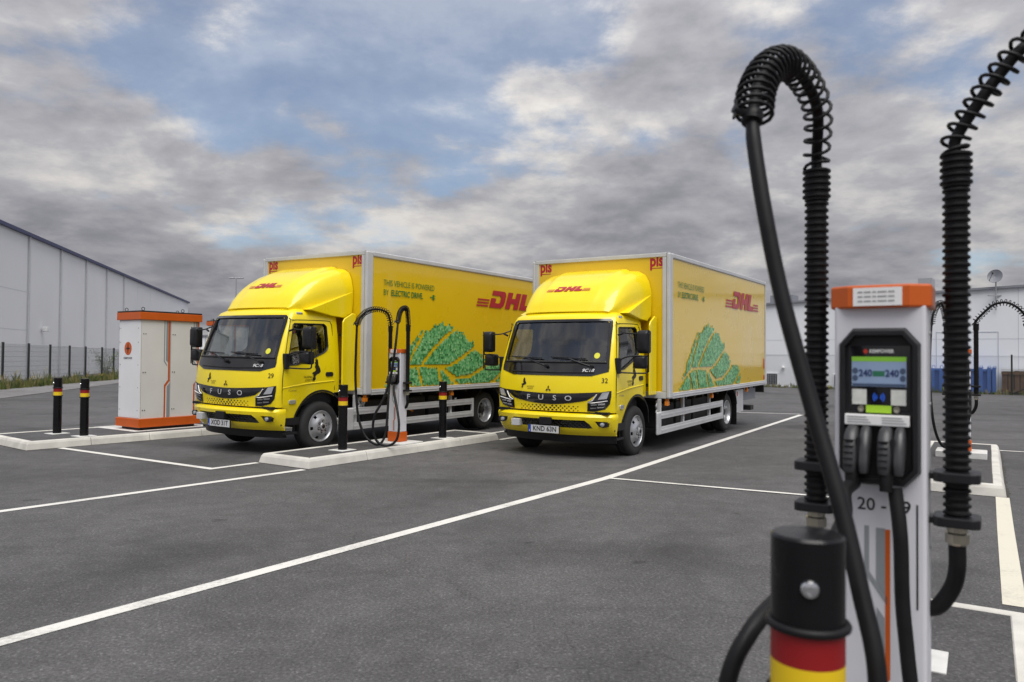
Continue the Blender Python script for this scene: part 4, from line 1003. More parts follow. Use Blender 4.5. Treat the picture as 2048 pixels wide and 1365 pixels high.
    for x in (-0.051, 0.051):
        b = MB(); b.lathe([(0.0, -0.002), (0.005, -0.004), (0.009, -0.004), (0.0095, 0.004)], lambda p, q, h: (x + p, F - 0.012 + h, 1.088 + dz + q), 14); b.build('indicator_ring', 'brass', pan, smooth=40)
    b = MB(); b.box(-0.096, 0.088, F - 0.030, F - 0.004, 1.044 + dz, 1.073 + dz); lb = b.build('instruction_strip', 'white_print', pan, bevel=0.002)
    b = MB()
    for k in range(3):
        for x0, x1 in ((-0.088, -0.02), (0.012, 0.08)): b.add([(x, F - 0.0312, 1.051 + dz + 0.007 * k + z) for x, z in ((x0, 0), (x1 - 0.006 * k, 0), (x1 - 0.006 * k, 0.0025), (x0, 0.0025))], [(0, 1, 2, 3)])
    tag(b.build('strip_lines', 'text_grey', lb, recalc=False), kind='stuff')
    # number, stripes, slot
    if number: text_part('post_number', number, 0.048, lambda u, v: (0.013 + u, F - 0.0015, 0.823 + dz + v), 'black_print', root, bold=0.008, sx=1.12)
    def stripe(poly, m):
        b = MB(); b.add([(x + 0.023, F - 0.0012, z + dz) for x, z in poly], [tuple(range(len(poly)))]); b.build('stripe', m, root, recalc=False)
    stripe([(-0.066, 0.765), (-0.052, 0.765), (-0.052, 0.640), (0.000, 0.575), (0.000, 0.553), (-0.066, 0.635)], 'grey_stripe')
    stripe([(-0.032, 0.762), (-0.006, 0.762), (-0.006, 0.585), (-0.032, 0.618)], 'grey_stripe')
    stripe([(-0.006, 0.760), (0.008, 0.760), (0.008, 0.355), (-0.030, 0.308), (-0.030, 0.17), (-0.044, 0.17), (-0.044, 0.318), (-0.006, 0.366)], 'charger_orange')
    stripe([(-0.030, 0.545), (-0.008, 0.518), (-0.008, 0.37), (-0.030, 0.345)], 'grey_stripe')
    stripe([(-0.026, 0.305), (-0.010, 0.325), (-0.010, 0.17), (-0.026, 0.17)], 'grey_stripe')
    b = MB(); b.box(0.104, 0.109, F - 0.0015, F + 0.004, 0.555 + dz, 0.835 + dz); b.build('vent_slot', 'black_gloss', root)
    for z in (0.3, 0.7, 1.1, 1.3):
        b = MB(); b.lathe([(0.0, 0.004), (0.006, 0.003), (0.0065, 0.0)], lambda p, q, h: (hw + h, 0.045 + p, z + q), 8); b.build('screw', 'galv', root)
    # connectors in their holsters
    for k, x in enumerate((-0.052, 0.044)):
        e_ = bpy.data.objects.new('connector', None); COL.objects.link(e_); e_.parent = root; e_.empty_display_size = 0.05
        z0 = 0.905 + dz
        for s_, wd, dp, nm in ((-1, 0.044, 0.038, 'grip'), (1, 0.034, 0.033, 'latch_side')):
            b = MB(); xc = x + s_ * 0.0195; sec = []
            for z, g, yo in ((0.016, 0.70, -0.040), (0.026, 0.84, -0.037), (0.05, 0.95, -0.030), (0.085, 1.0, -0.018), (0.112, 0.98, -0.006), (0.130, 0.82, 0.006), (0.138, 0.5, 0.012)):
                n_ = 12; cs = lambda q: math.copysign(abs(math.cos(2 * math.pi * q / n_)) ** 0.55, math.cos(2 * math.pi * q / n_)); sn = lambda q: math.copysign(abs(math.sin(2 * math.pi * q / n_)) ** 0.55, math.sin(2 * math.pi * q / n_))
                sec.append([(xc + wd * 0.5 * g * cs(q), F - 0.036 + yo + dp * g * sn(q), z0 + z) for q in range(n_)])
            loft(sec).build(nm, 'gun_grey', e_, smooth=50)
        b = MB(); b.box(x + 0.0, x + 0.007, F - 0.085, F - 0.01, z0 + 0.03, z0 + 0.11); b.build('grip_gap', 'black_plastic', e_)
        for q in range(5):
            b = MB(); b.box(x - 0.036, x - 0.008, F - 0.108 + 0.0042 * q, F - 0.080, z0 + 0.036 + 0.016 * q, z0 + 0.039 + 0.016 * q); b.build('grip_rib', 'black_plastic', e_)
        b = MB(); b.tube([(x - 0.012, F - 0.064, z0 + 0.055), (x - 0.014, F - 0.078, z0 + 0.01), (x - 0.015, F - 0.082, z0 - 0.03)], [0.022, 0.021, 0.0175], 12); b.build('strain_relief', 'black_rubber', e_, smooth=60)
    def squeeze(o):      # the column is narrower than it is laid out above
        if o.type == 'MESH':
            for q in o.data.vertices: q.co.x *= 0.87
        for c_ in o.children: squeeze(c_)
    for o in list(root.children): squeeze(o)
    # cable arms on both sides
    for sg in (-1, 1):
        px, py = sg * 0.181, 0.015
        d = paths[sg]; arm = bpy.data.objects.new('cable_arm', None); COL.objects.link(arm); arm.parent = root; arm.empty_display_size = 0.05
        cf = lambda a, c, h: (px + a, py + c, h)
        b = MB(); b.lathe(ribbed(0.775 + dz, 1.70 + dz, 0.0345, 0.0205) , cf, seg); b.build('ribbed_tube', 'black_rubber', arm, smooth=38)
        b = MB(); b.lathe([(0.02, 1.698 + dz)] + ribbed(1.70 + dz, 1.783 + dz, 0.0405, 0.0190) + [(0.02, 1.785 + dz)], cf, seg); b.build('ribbed_collar', 'black_rubber', arm, smooth=38)
        for z in (0.895 + dz, 0.775 + dz):
            b = MB(); P = rrect(px - 0.056, px + 0.056, py - 0.056, py + 0.056, 0.022, 3); b.prism(P, lambda u, v, q: (u, v, q), z, z + 0.026); b.build('clamp_plate', 'black_plastic', arm, bevel=0.003)
            b = MB(); x0, x1 = sorted((sg * 0.112, px)); b.box(x0, x1, py - 0.03, py + 0.03, z + 0.004, z + 0.020); b.build('arm_bracket', 'black_plastic', arm)
        b = MB(); b.lathe([(0.0, 0.722 + dz), (0.024, 0.722 + dz), (0.029, 0.728 + dz), (0.029, 0.752 + dz), (0.025, 0.756 + dz), (0.025, 0.773 + dz)], cf, 10); b.build('cable_gland', 'brass', arm)
        b = MB(); b.tube(spline([(px, py, 0.73 + dz), (px, py, 0.66 + dz), (px - sg * 0.012, py + 0.02, 0.60 + dz), (px - sg * 0.045, py + 0.03, 0.54 + dz), (px - sg * 0.075, py + 0.035, 0.525 + dz)], 6), 0.022, 12); b.build('feed_cable', 'black_rubber', arm, smooth=60)
        start = Vector((px, py, 1.72 + dz)); top = Vector((px, py, 1.78 + dz)); ar = spline([top, top + Vector((0, 0, 0.055))] + W_(d['arch'][2:]), 10)
        b = MB(); cb = W_(spline([d['arch'][-1]] + d['cable'], 10))[1:]; b.tube([start] + ar + cb, [0.0155] * (1 + len(ar)) + [min(0.0185, 0.0155 + 0.0004 * q) for q in range(len(cb))], 12); b.build('cable', 'black_rubber', arm, smooth=60)
        pf = d.get('pitch', lambda s_: 0.045 - 0.027 * s_)
        hx = helix(resample(ar, 0.012), d.get('rad', lambda s_: 0.043), pf, 0.0042)
        b = MB(); b.tube(hx, 0.0052, 6 if not detail else 7); b.build('coil_spring', 'black_rubber', arm, smooth=60)
        p = ar[-1]; dr = (ar[-1] - ar[-3]).normalized(); q = dr.orthogonal().normalized()
        b = MB(); b.tube([p - dr * 0.012, p + dr * 0.016], 0.026, 12); b.tube([p, p + q * 0.055], 0.011, 8); b.tube([p + q * 0.05 - dr * 0.03, p + q * 0.05 + dr * 0.03], 0.004, 6); b.build('cable_clamp', 'black_plastic', arm, smooth=50)
    return root
near_L = dict(arch=[(0.909, 2.235, 2.045), (0.906, 2.21, 2.121), (0.884, 2.17, 2.205), (0.823, 2.1, 2.266), (0.741, 2.02, 2.287), (0.67, 1.95, 2.249), (0.621, 1.9, 2.178), (0.595, 1.86, 2.088)],
              cable=[(0.593, 1.84, 2.014), (0.607, 1.8, 1.833), (0.635, 1.76, 1.625), (0.676, 1.7, 1.394), (0.709, 1.62, 1.174), (0.724, 1.56, 1.011), (0.731, 1.5, 0.847), (0.70, 1.47, 0.62), (0.60, 1.50, 0.42), (0.48, 1.56, 0.42), (0.43, 1.60, 0.58), (0.462, 1.60, 0.802), (0.516, 1.62, 0.90), (0.609, 1.70, 0.95), (0.74, 1.80, 1.008), (0.835, 1.89, 1.082), (0.880, 1.985, 1.135), (0.937, 2.055, 1.150)],
              rad=lambda s_: 0.034 + 0.013 * s_, pitch=lambda s_: 0.046 - 0.023 * min(1, s_ * 1.3))
near_R = dict(arch=[(1.222, 2.05, 2.044), (1.237, 2.04, 2.11), (1.26, 2.02, 2.186), (1.302, 2.0, 2.254), (1.349, 1.97, 2.317), (1.43, 1.95, 2.362), (1.506, 1.93, 2.327), (1.556, 1.92, 2.239), (1.574, 1.92, 2.122)],
              cable=[(1.579, 1.92, 1.877), (1.57, 1.91, 1.5), (1.545, 1.9, 1.164), (1.46, 1.9, 0.762), (1.34, 1.9, 0.50), (1.16, 1.9, 0.42), (1.05, 1.92, 0.52), (1.022, 1.955, 0.80), (1.02, 1.97, 1.02), (1.021, 2.0, 1.145)],
              rad=lambda s_: 0.033 + 0.002 * s_, pitch=lambda s_: 0.034)
far_L = dict(arch=[(-1.883, 11.7, 1.94), (-1.892, 11.7, 2.033), (-1.94, 11.7, 2.127), (-2.018, 11.65, 2.178), (-2.125, 11.6, 2.189), (-2.237, 11.5, 2.144), (-2.325, 11.45, 2.048), (-2.359, 11.4, 1.939)],
             cable=[(-2.37, 11.4, 1.558), (-2.372, 11.4, 1.103), (-2.317, 11.35, 0.577), (-2.213, 11.3, 0.296), (-2.074, 11.25, 0.168), (-1.961, 11.25, 0.155), (-1.89, 11.3, 0.30), (-1.875, 11.38, 0.62), (-1.875, 11.46, 0.90), (-1.88, 11.52, 1.02)])
far_R = dict(arch=[(-1.58, 11.6, 1.938), (-1.59, 11.6, 2.07), (-1.616, 11.5, 2.18), (-1.655, 11.4, 2.196), (-1.693, 11.3, 2.129), (-1.706, 11.2, 1.974)],
             cable=[(-1.73, 11.1, 1.562), (-1.799, 11.1, 1.117), (-1.89, 11.05, 0.824), (-1.996, 11.0, 0.607), (-2.023, 11.0, 0.388), (-1.955, 11.0, 0.213), (-1.808, 11.0, 0.155), (-1.677, 11.0, 0.245), (-1.651, 11.05, 0.459), (-1.706, 11.18, 0.712), (-1.78, 11.36, 0.92), (-1.80, 11.48, 1.01)], rad=lambda s_: 0.036, pitch=lambda s_: 0.022)
back_L = dict(arch=[(6.266, 10.75, 2.059), (6.209, 10.7, 2.213), (6.138, 10.7, 2.277), (6.031, 10.65, 2.244), (5.952, 10.6, 2.12), (5.931, 10.6, 1.992)],
              cable=[(5.881, 10.55, 1.624), (5.88, 10.55, 1.132), (5.893, 10.5, 0.645), (5.976, 10.5, 0.353), (6.081, 10.48, 0.263), (6.23, 10.42, 0.369), (6.35, 10.42, 0.7), (6.40, 10.48, 1.07)], pitch=lambda s_: 0.03)
back_R = dict(arch=[(6.62, 10.5, 2.049), (6.62, 10.5, 2.134), (6.66, 10.45, 2.222), (6.74, 10.4, 2.275), (6.84, 10.35, 2.28), (6.95, 10.3, 2.208), (7.049, 10.3, 2.099), (7.076, 10.3, 1.976)],
              cable=[(7.13, 10.3, 1.495), (7.22, 10.35, 0.946), (7.45, 10.5, 0.40), (7.9, 10.9, 0.08), (8.8, 11.2, 0.022), (9.8, 11.2, 0.022)], pitch=lambda s_: 0.045)
charging_post((1.058, 2.14, 0.262), 1.43, 'large slim white charging post with orange cap reading 20-19, beside a black bollard', '20 - 19', {-1: near_L, 1: near_R}, seg=32)
charging_post((-1.765, 11.66, 0.148), 1.43, 'slim white charging post reading 22-21 on the island between the trucks', '22-21', {-1: far_L, 1: far_R}, False)
charging_post((6.385, 10.66, 0.205), 1.43, 'slim charging post on the far island, its arched cable against the white hall', '', {-1: back_L, 1: back_R}, False)
for (x, y, z0, z1, sx, sy, lab) in ((1.058, 2.14, 0.119, 0.262, 0.42, 0.36, 'raised concrete foot under the large charging post'), (-1.765, 11.66, 0.117, 0.148, 0.62, 0.5, 'pale concrete slab under the charging post between the trucks'), (6.385, 10.66, 0.117, 0.205, 0.62, 0.50, 'white concrete slab under the charging post on the far island')):
    b = MB(); b.box(-sx / 2, sx / 2, -sy / 2, sy / 2, 0, z1 - z0); o = b.build('foundation_slab', 'concrete_plate', bevel=0.008); o.location = (x, y, z0); o.rotation_euler = (0, 0, CR); tag(o, lab, 'concrete slab')

# ------------------------------------------------------------------ bollards
def bollard(x, y, label, z=0.119, rz=CR):
    root = empty('bollard', (x, y, z), (0, 0, rz), label, 'bollard', 'black bollards with red and yellow bands')
    fn = lambda a, c, h: (a, c, h); r_ = 0.0665; H = 0.935
    b = MB(); b.box(-0.14, 0.14, -0.14, 0.14, 0.0, 0.010); b.build('base_plate', 'concrete_plate', root, bevel=0.003)
    b = MB(); b.lathe([(r_ * 0.97, 0.010), (r_ * 0.97, H - 0.30), (r_, H - 0.298)], fn, 40); b.build('post', 'bollard_black', root, smooth=40)
    b = MB(); b.lathe([(r_, H - 0.298), (r_, H - 0.235)], fn, 40); b.build('yellow_band', 'band_yellow', root, smooth=40)
    b = MB(); b.lathe([(r_, H - 0.235), (r_, H - 0.172)], fn, 40); b.build('red_band', 'band_red', root, smooth=40)
    b = MB(); b.lathe([(r_, H - 0.172), (r_, H - 0.005), (r_ - 0.005, H), (0.0, H + 0.002)], fn, 40); b.build('head', 'bollard_black', root, smooth=40)
    for z_ in (H - 0.168, H - 0.302):
        b = MB(); b.tube([((r_ + 0.003) * math.cos(t), (r_ + 0.003) * math.sin(t), z_) for t in np.linspace(0, 2 * math.pi, 41)], 0.0085, 8, caps=False); b.build('rubber_ring', 'black_rubber', root, smooth=60)
    a = R(-100); d = Vector((math.cos(a), math.sin(a), 0)); t = Vector((-d.y, d.x, 0))
    b = MB(); b.lathe([(0.0, 0.006), (0.006, 0.0065), (0.0075, 0.009), (0.014, 0.0075), (0.0175, 0.002), (0.0175, -0.004)], lambda p, q, h: tuple(d * (r_ + h) + t * p + Vector((0, 0, H - 0.088 + q))), 20); b.build('lock_screw', 'chrome', root, smooth=40)
    return root
bollard(0.564, 1.43, 'large black bollard beside the charging post reading 20-19, its lower body cut off', z=0.222, rz=R(-8))
b = MB(); b.box(-0.16, 0.16, -0.16, 0.16, 0, 0.105); o = b.build('foundation_slab', 'concrete_plate', bevel=0.008); o.location = (0.564, 1.43, 0.118); tag(o, 'concrete foot under the large black bollard', 'concrete slab')
bollard(-7.60, 12.58, 'black banded bollard with a shiny lock, farther from the orange cabinet')
bollard(-6.955, 12.24, 'black banded bollard closer to the kerb, beside the orange cabinet')
bollard(-2.407, 10.738, 'black banded bollard at the rounded front end of the island by truck 29')
bollard(-1.133, 12.407, 'black banded bollard behind the charging post reading 22-21')
bollard(1.85, 3.47, 'bollard mostly hidden behind the large charging post, its white base plate showing', rz=R(-32))

# ------------------------------------------------------------------ power cabinets
def cabinet(P, rz, label, W_=0.70, D_=1.14, H=2.04):
    """local origin at near corner; +x along the long side, +y along the short side; z from 0"""
    root = empty('power_cabinet', P, (0, 0, rz), label, 'power cabinet', 'white and orange power cabinets')
    b = MB(); b.box(0.05, D_ - 0.05, 0.05, W_ - 0.05, 0.0, 0.05); b.build('plinth', 'chassis', root)
    b = MB(); b.box(-0.03, D_ + 0.03, -0.03, W_ + 0.03, 0.05, 0.20); b.build('base_cover', 'charger_orange', root, bevel=0.006)
    b = MB(); b.box(0, D_, 0, W_, 0.20, H - 0.16); b.build('body', 'cabinet_white_shaded', root, bevel=0.006)
    b = MB(); b.box(-0.006, -0.001, 0.015, W_ - 0.015, 0.215, H - 0.175); end = b.build('end_panel', 'white_paint', root)  # end face in a cooler, brighter white: its stronger light is painted in
    b = MB(); b.box(-0.035, D_ + 0.035, -0.035, W_ + 0.035, H - 0.16, H - 0.028); b.build('top_cover', 'charger_orange', root, bevel=0.006)
    b = MB(); b.box(-0.03, D_ + 0.03, -0.03, W_ + 0.03, H - 0.026, H); lid = b.build('lid', 'chassis', root, bevel=0.004)
    for x, y in ((0.08, 0.08), (0.08, W_ - 0.08), (D_ - 0.3, 0.08), (D_ - 0.08, W_ - 0.1)):
        b = MB(); b.tube([(x + 0.028 * math.cos(t), y, H + 0.034 + 0.028 * math.sin(t)) for t in np.linspace(0, 2 * math.pi, 15)], 0.006, 6); b.build('lifting_eye', 'chassis', root, smooth=60)
    # long side: two doors with the stepped stripes at their edges
    def stripes(x0):
        def st(poly, m):
            b = MB(); b.add([(x0 + x, -0.002, z) for x, z in poly], [tuple(range(len(poly)))]); b.build('stripe', m, root, recalc=False)
        z1 = H - 0.165
        st([(-0.095, z1), (-0.075, z1), (-0.075, 1.22), (-0.03, 1.15), (-0.03, 1.12), (-0.095, 1.21)], 'grey_stripe')
        st([(-0.055, z1), (-0.012, z1), (-0.012, 1.19), (-0.055, 1.23)], 'grey_stripe')
        st([(-0.012, z1), (0.022, z1), (0.022, 0.86), (-0.055, 0.76), (-0.055, 0.205), (-0.085, 0.205), (-0.085, 0.785), (-0.012, 0.88)], 'charger_orange')
        st([(-0.03, 0.76), (0.022, 0.82), (0.022, 0.205), (-0.03, 0.205)], 'grey_stripe')
    stripes(0.53); stripes(D_ - 0.03)
    for x0, x1 in ((0.012, 0.555), (0.565, D_ - 0.012)):
        b = MB(); 
        for a, c in (((x0, 0.215), (x0, H - 0.175)), ((x1, 0.215), (x1, H - 0.175))): b.bar((a[0], -0.0008, a[1]), (c[0], -0.0008, c[1]), 0.004, 0.004)
        b.build('door_gap', 'text_grey', root)
        for z in (0.35, 1.02, 1.70):
            b = MB(); b.lathe([(0.0, 0.008), (0.008, 0.007), (0.009, 0.0)], lambda p, q, h: (x0 + 0.04 + p, -h, z + q), 10); b.build('door_lock', 'chassis', root)
            b = MB(); b.lathe([(0.0, 0.008), (0.008, 0.007), (0.009, 0.0)], lambda p, q, h: (x0 + 0.08 + p, -h, z + q), 10); b.build('door_lock', 'chassis', root)
    for z in (0.35, 0.75, 1.15, 1.55, 1.80):
        b = MB(); b.box(0.01, 0.05, W_ - 0.001, W_ + 0.022, z - 0.03, z + 0.03); b.build('hinge', 'chassis', root)
        b = MB(); b.lathe([(0.0, 0.012), (0.006, 0.011), (0.007, 0.005)], lambda p, q, h: (-h, 0.06 + p, z + q), 8); b.build('screw', 'chassis', root)
        b = MB(); b.lathe([(0.0, 0.012), (0.006, 0.011), (0.007, 0.005)], lambda p, q, h: (-h, W_ - 0.06 + p, z + q), 8); b.build('screw', 'chassis', root)
    yc, zc = W_ * 0.56, 1.44
    b = MB(); b.add([(-0.008, yc + p, zc + q) for p, q in arc(0, 0, 0.118, 0, 360, 32)[:-1]], [tuple(range(32))]); em = b.build('round_emblem', 'charger_orange', end)
    b = MB(); cr_ = [(-0.010, -0.085), (0.010, -0.085), (0.016, -0.016), (0.06, -0.009), (0.06, 0.009), (0.016, 0.016), (0.010, 0.085), (-0.010, 0.085), (-0.016, 0.016), (-0.06, 0.009), (-0.06, -0.009), (-0.016, -0.016)]
    b.add([(-0.0095, yc + p, zc + q) for p, q in cr_], [tuple(range(12))]); b.build('emblem_cross', 'black_print', em)
    text_part('maker_name', 'KEMPOWER', 0.052, lambda u, v: (-0.008, yc - u, zc - 0.175 + v), 'black_print', end, bold=0.012)
    return root
cabinet((-6.52, 13.17, 0.119), R(56), 'tall white power cabinet with orange bands and a round emblem', H=2.11)
cabinet((-9.4, 24.2, 0.0), R(56), 'second orange banded cabinet glimpsed behind the cab of truck 29', H=2.55)
b = MB(); b.box(-0.15, 1.35, -0.12, 1.25, 0, 0.02); o = b.build('foundation_slab', 'concrete_plate'); o.location = (-6.52, 13.17, 0.1195); o.rotation_euler = (0, 0, R(56)); o.scale = (1, 1, 0.01); tag(o, 'flat pale slab under the tall power cabinet', 'concrete slab')

# ------------------------------------------------------------------ left warehouse hall
wd_ = Vector((-0.27, 1, 0)); wl = Vector((-24.6, 36.0, 0)); nrm = Vector((-1, -0.27, 0)).normalized(); un = wd_.normalized()
hall = empty('warehouse_hall', (0, 0, 0), (0, 0, 0), 'long white panelled warehouse hall with a dark blue roof edge behind the fence', 'warehouse')
a0 = wl - wd_ * 22; a1 = wl + wd_ * 55.4; HH = 7.55
def slab(a, c, depth, z0, z1, name, m, parent, off=0.0):
    a = a - nrm * off; c = c - nrm * off; b = MB(); v = [a, c, c + nrm * depth, a + nrm * depth]
    b.add([(p.x, p.y, z) for z in (z0, z1) for p in v], [(3, 2, 1, 0), (4, 5, 6, 7), (0, 1, 5, 4), (1, 2, 6, 5), (2, 3, 7, 6), (3, 0, 4, 7)]); return b.build(name, m, parent)
ts = [-22.0 + 5.0 * k for k in range(0, 16)]; ts = [t for t in ts if t < 55] ; ts = [(-22.0)] + [3.4 + 5.05 * k for k in range(-5, 11)] + [55.4]
ts = sorted(set([t for t in ts if -22 <= t <= 55.4]))
for t0, t1 in zip(ts, ts[1:]):
    slab(wl + wd_ * (t0 + 0.03), wl + wd_ * (t1 - 0.03), 0.25, 0.0, HH, 'wall_panel', 'wall_white', hall)
slab(a0, a1, 30, 0.0, HH - 0.05, 'hall_body', 'joint_grey', hall, off=-0.04)
slab(a0 - un * 0.2, a1 + un * 0.25, 1.0, HH + 0.001, HH + 0.17, 'roof_edge', 'trim_blue', hall, off=0.18)
for t in (3.4, 8.45, 13.5, 18.55, 23.6):
    p = wl + wd_ * t - nrm * 0.08; b = MB(); b.tube([(p.x, p.y, 0), (p.x, p.y, HH)], 0.05, 8); b.build('downpipe', 'alu_white', hall, smooth=50)
for z in (2.6, 4.6): slab(wl - wd_ * 2, wl + wd_ * 3.3, 0.02, z, z + 0.012, 'panel_joint', 'joint_grey', hall, off=0.006)
p = wl + wd_ * 5.6 - nrm * 0.12; b = MB(); b.box(-0.12, 0.12, -0.12, 0.12, -0.14, 0.12); b.lathe([(0, -0.16), (0.12, -0.1), (0.14, 0.0)], lambda a, c, h: (a - 0.1, c, h), 12); o = b.build('wall_camera', 'white_print', hall, bevel=0.03); o.location = (p.x + 0.1, p.y, 2.75)

# ------------------------------------------------------------------ left wire fence
FP = [(-20.04, 29.53), (-20.29, 31.5), (-20.66, 33.57), (-21.0, 35.62), (-21.36, 37.59), (-21.47, 39.3), (-21.81, 41.1), (-22.2, 43.1), (-22.6, 45.1)]
FP = [(-19.3, 25.6), (-19.68, 27.55)] + FP
fence = empty('wire_fence', (0, 0, 0), label='dark green wire panel fence along the white warehouse hall', cat='fence')
fh = lambda i: 1.90 - 0.022 * i
for i, (x, y) in enumerate(FP):
    b = MB(); b.box(x - 0.035, x + 0.035, y - 0.035, y + 0.035, 0, fh(i)); b.build('fence_post', 'fence_dark', fence)
for i, (p, q) in enumerate(zip(FP, FP[1:])):
    b = MB(); P = Vector((*p, 0)); Q = Vector((*q, 0)); d = (Q - P); ln = d.length; d.normalize()
    h_ = fh(i) - 0.06; k = int(ln / 0.055)
    for j in range(1, k):
        s_ = P + d * (ln * j / k); b.bar((s_.x, s_.y, 0.06), (s_.x, s_.y, h_), 0.0055, 0.0055)
    for z in np.arange(0.08, h_, 0.2): b.bar((P.x, P.y, z), (Q.x, Q.y, z), 0.008, 0.008)
    o = b.build('wire_panel', 'wire', fence)

# ------------------------------------------------------------------ weeds, grass, shrub
def tufts(name, line, n, spread, hmin, hmax, label, flowers=0.0, seed=1):
    rnd = random.Random(seed); b = MB(); P = [Vector((*p, 0)) for p in line]
    for _ in range(n):
        i = rnd.randrange(len(P) - 1); c = P[i].lerp(P[i + 1], rnd.random()); d = (P[i + 1] - P[i]).normalized(); nn = Vector((-d.y, d.x, 0))
        c = c + nn * rnd.uniform(-spread, spread); hh = rnd.uniform(hmin, hmax) * (1.8 if rnd.random() < 0.08 else 1)
        b.mi = rnd.choice((0, 0, 1, 1, 2, 3))
        for _k in range(7):
            a = rnd.uniform(0, 6.28); ln = hh * rnd.uniform(0.6, 1.1); le = rnd.uniform(0.05, 0.35) * hh; w__ = rnd.uniform(0.006, 0.016)
            r0 = c + Vector((rnd.uniform(-.06, .06), rnd.uniform(-.06, .06), 0)); dx = Vector((math.cos(a), math.sin(a), 0)); px_ = Vector((-dx.y, dx.x, 0)) * w__
            m1 = r0 + dx * le * 0.4 + Vector((0, 0, ln * 0.6)); t_ = r0 + dx * le + Vector((0, 0, ln))
            b.add([r0 - px_, r0 + px_, m1 + px_ * 0.8, t_, m1 - px_ * 0.8], [(0, 1, 2, 3, 4)])
        if rnd.random() < flowers:
            b.mi = 4; t_ = c + Vector((0, 0, hh))
            for _k in range(5): 
                o = t_ + Vector((rnd.uniform(-.05, .05), rnd.uniform(-.05, .05), rnd.uniform(-.05, .05))); b.add([o + Vector((0.02, 0, 0)), o + Vector((0, 0.02, 0)), o + Vector((-0.02, 0, 0)), o + Vector((0, 0, 0.025))], [(0, 1, 3), (1, 2, 3), (2, 0, 3)])
    o = b.build(name, ['weed_0', 'weed_1', 'weed_2', 'weed_3', 'weed_flower'], recalc=False); tag(o, label, 'weeds', kind='stuff'); return o
tufts('weeds', [(x + 0.0, y) for x, y in FP], 900, 0.35, 0.12, 0.42, 'strip of dry grass and weeds along the wire fence', 0.05)
def shrub(x, y, h, label, seed):
    rnd = random.Random(seed); root = empty('shrub', (x, y, 0), label=label, cat='shrub'); st = MB(); lf = MB()
    for k in range(9):
        a = rnd.uniform(0, 6.28); le = rnd.uniform(0.2, 0.75); pts = [(0, 0, 0)]; 
        hh = h * rnd.uniform(0.65, 1.0)
        for i in range(1, 6): pts.append((math.cos(a) * le * (i / 5) ** 1.5 + rnd.uniform(-.04, .04), math.sin(a) * le * (i / 5) ** 1.5 + rnd.uniform(-.04, .04), hh * i / 5))
        st.tube(pts, [0.016, 0.014, 0.012, 0.009, 0.006, 0.003], 5)
        for i in range(110):
            t = rnd.uniform(0.15, 1.0) * 4.999; j = int(t); p = Vector(pts[j]).lerp(Vector(pts[j + 1]), t - j) + Vector((rnd.gauss(0, .12), rnd.gauss(0, .12), rnd.gauss(0, .08)))
            d = Vector((rnd.uniform(-1, 1), rnd.uniform(-1, 1), rnd.uniform(-.6, .8))).normalized(); q = d.orthogonal().normalized() * 0.018; s_ = rnd.uniform(0.04, 0.075)
            lf.mi = rnd.choice((0, 1, 1)); lf.add([p, p + d * s_ * 0.5 + q, p + d * s_, p + d * s_ * 0.5 - q], [(0, 1, 2, 3)])
    st.build('branch', 'bark', root, smooth=60); lf.build('foliage', ['weed_0', 'weed_3'], root, recalc=False)
shrub(-21.75, 40.2, 1.75, 'thin leafy shrub growing through the wire fence', 5)
# ------------------------------------------------------------------ lamp post, distant shed
lp = empty('lamp_post', (-20.3, 55, 0), label='tall twin-headed lamp post behind truck 29', cat='street lamp')
b = MB(); b.tube([(0, 0, 0), (0, 0, 3.5), (0.0, 0, 7.0)], [0.09, 0.07, 0.05], 10); b.build('pole', 'galv', lp, smooth=60)
b = MB(); b.tube([(-0.30, 0, 7.02), (0.30, 0, 7.02)], 0.03, 8); b.build('cross_arm', 'galv', lp, smooth=60)
for s_ in (-1, 1):
    b = MB(); b.box(*sorted((s_ * 0.12, s_ * 0.52)), -0.12, 0.12, 6.98, 7.06); b.build('lamp_head', 'galv', lp, bevel=0.02)
sh = empty('distant_shed', (-36.0, 84.0, 0), (0, 0, R(20)), 'small white corrugated shed far behind the tall cabinet', 'shed')
b = MB(); b.box(0, 9, 0, 6, 0, 3.4); b.build('shed_wall', 'wall_white', sh)
b = MB(); b.box(-0.2, 9.2, -0.2, 6.2, 3.401, 3.55); b.build('shed_roof', 'trim_grey', sh)
for k in range(18):
    b = MB(); b.box(k * 0.5, k * 0.5 + 0.08, -0.06, -0.001, 0, 3.4); b.build('wall_rib', 'joint_grey', sh)

# ------------------------------------------------------------------ right hall
A = Vector((12.2, 40.2, 0)); B = Vector((22.3, 32.6, 0)); C = A + (B - A) * 2.2
rd = (B - A).normalized(); rn = Vector((rd.y, -rd.x, 0))     # rn points away from the camera side
if rn.dot(-A) > 0: rn = -rn
rh = empty('right_hall', (0, 0, 0), label='low white panelled hall behind the mesh fence with barred windows', cat='warehouse')
def rp(s_, off, z): p = A + rd * s_ - rn * off; return (p.x, p.y, z)
def rslab(s0, s1, o0, o1, z0, z1, name, m, z1b=None, par=None, bev=0.0):
    zb_ = z1 if z1b is None else z1b
    b = MB(); b.add([rp(s0, o0, z0), rp(s1, o0, z0), rp(s1, o1, z0), rp(s0, o1, z0), rp(s0, o0, z1), rp(s1, o0, zb_), rp(s1, o1, zb_), rp(s0, o1, z1)],
                    [(3, 2, 1, 0), (4, 5, 6, 7), (0, 1, 5, 4), (1, 2, 6, 5), (2, 3, 7, 6), (3, 0, 4, 7)]); return b.build(name, m, par or rh, bevel=bev)
LR = (C - A).length; slope = 0.036
zt = lambda s_: 4.22 + slope * s_
rslab(-8, LR, -14, 0, 0, zt(-8), 'hall_wall', 'wall_white_right', zt(LR))
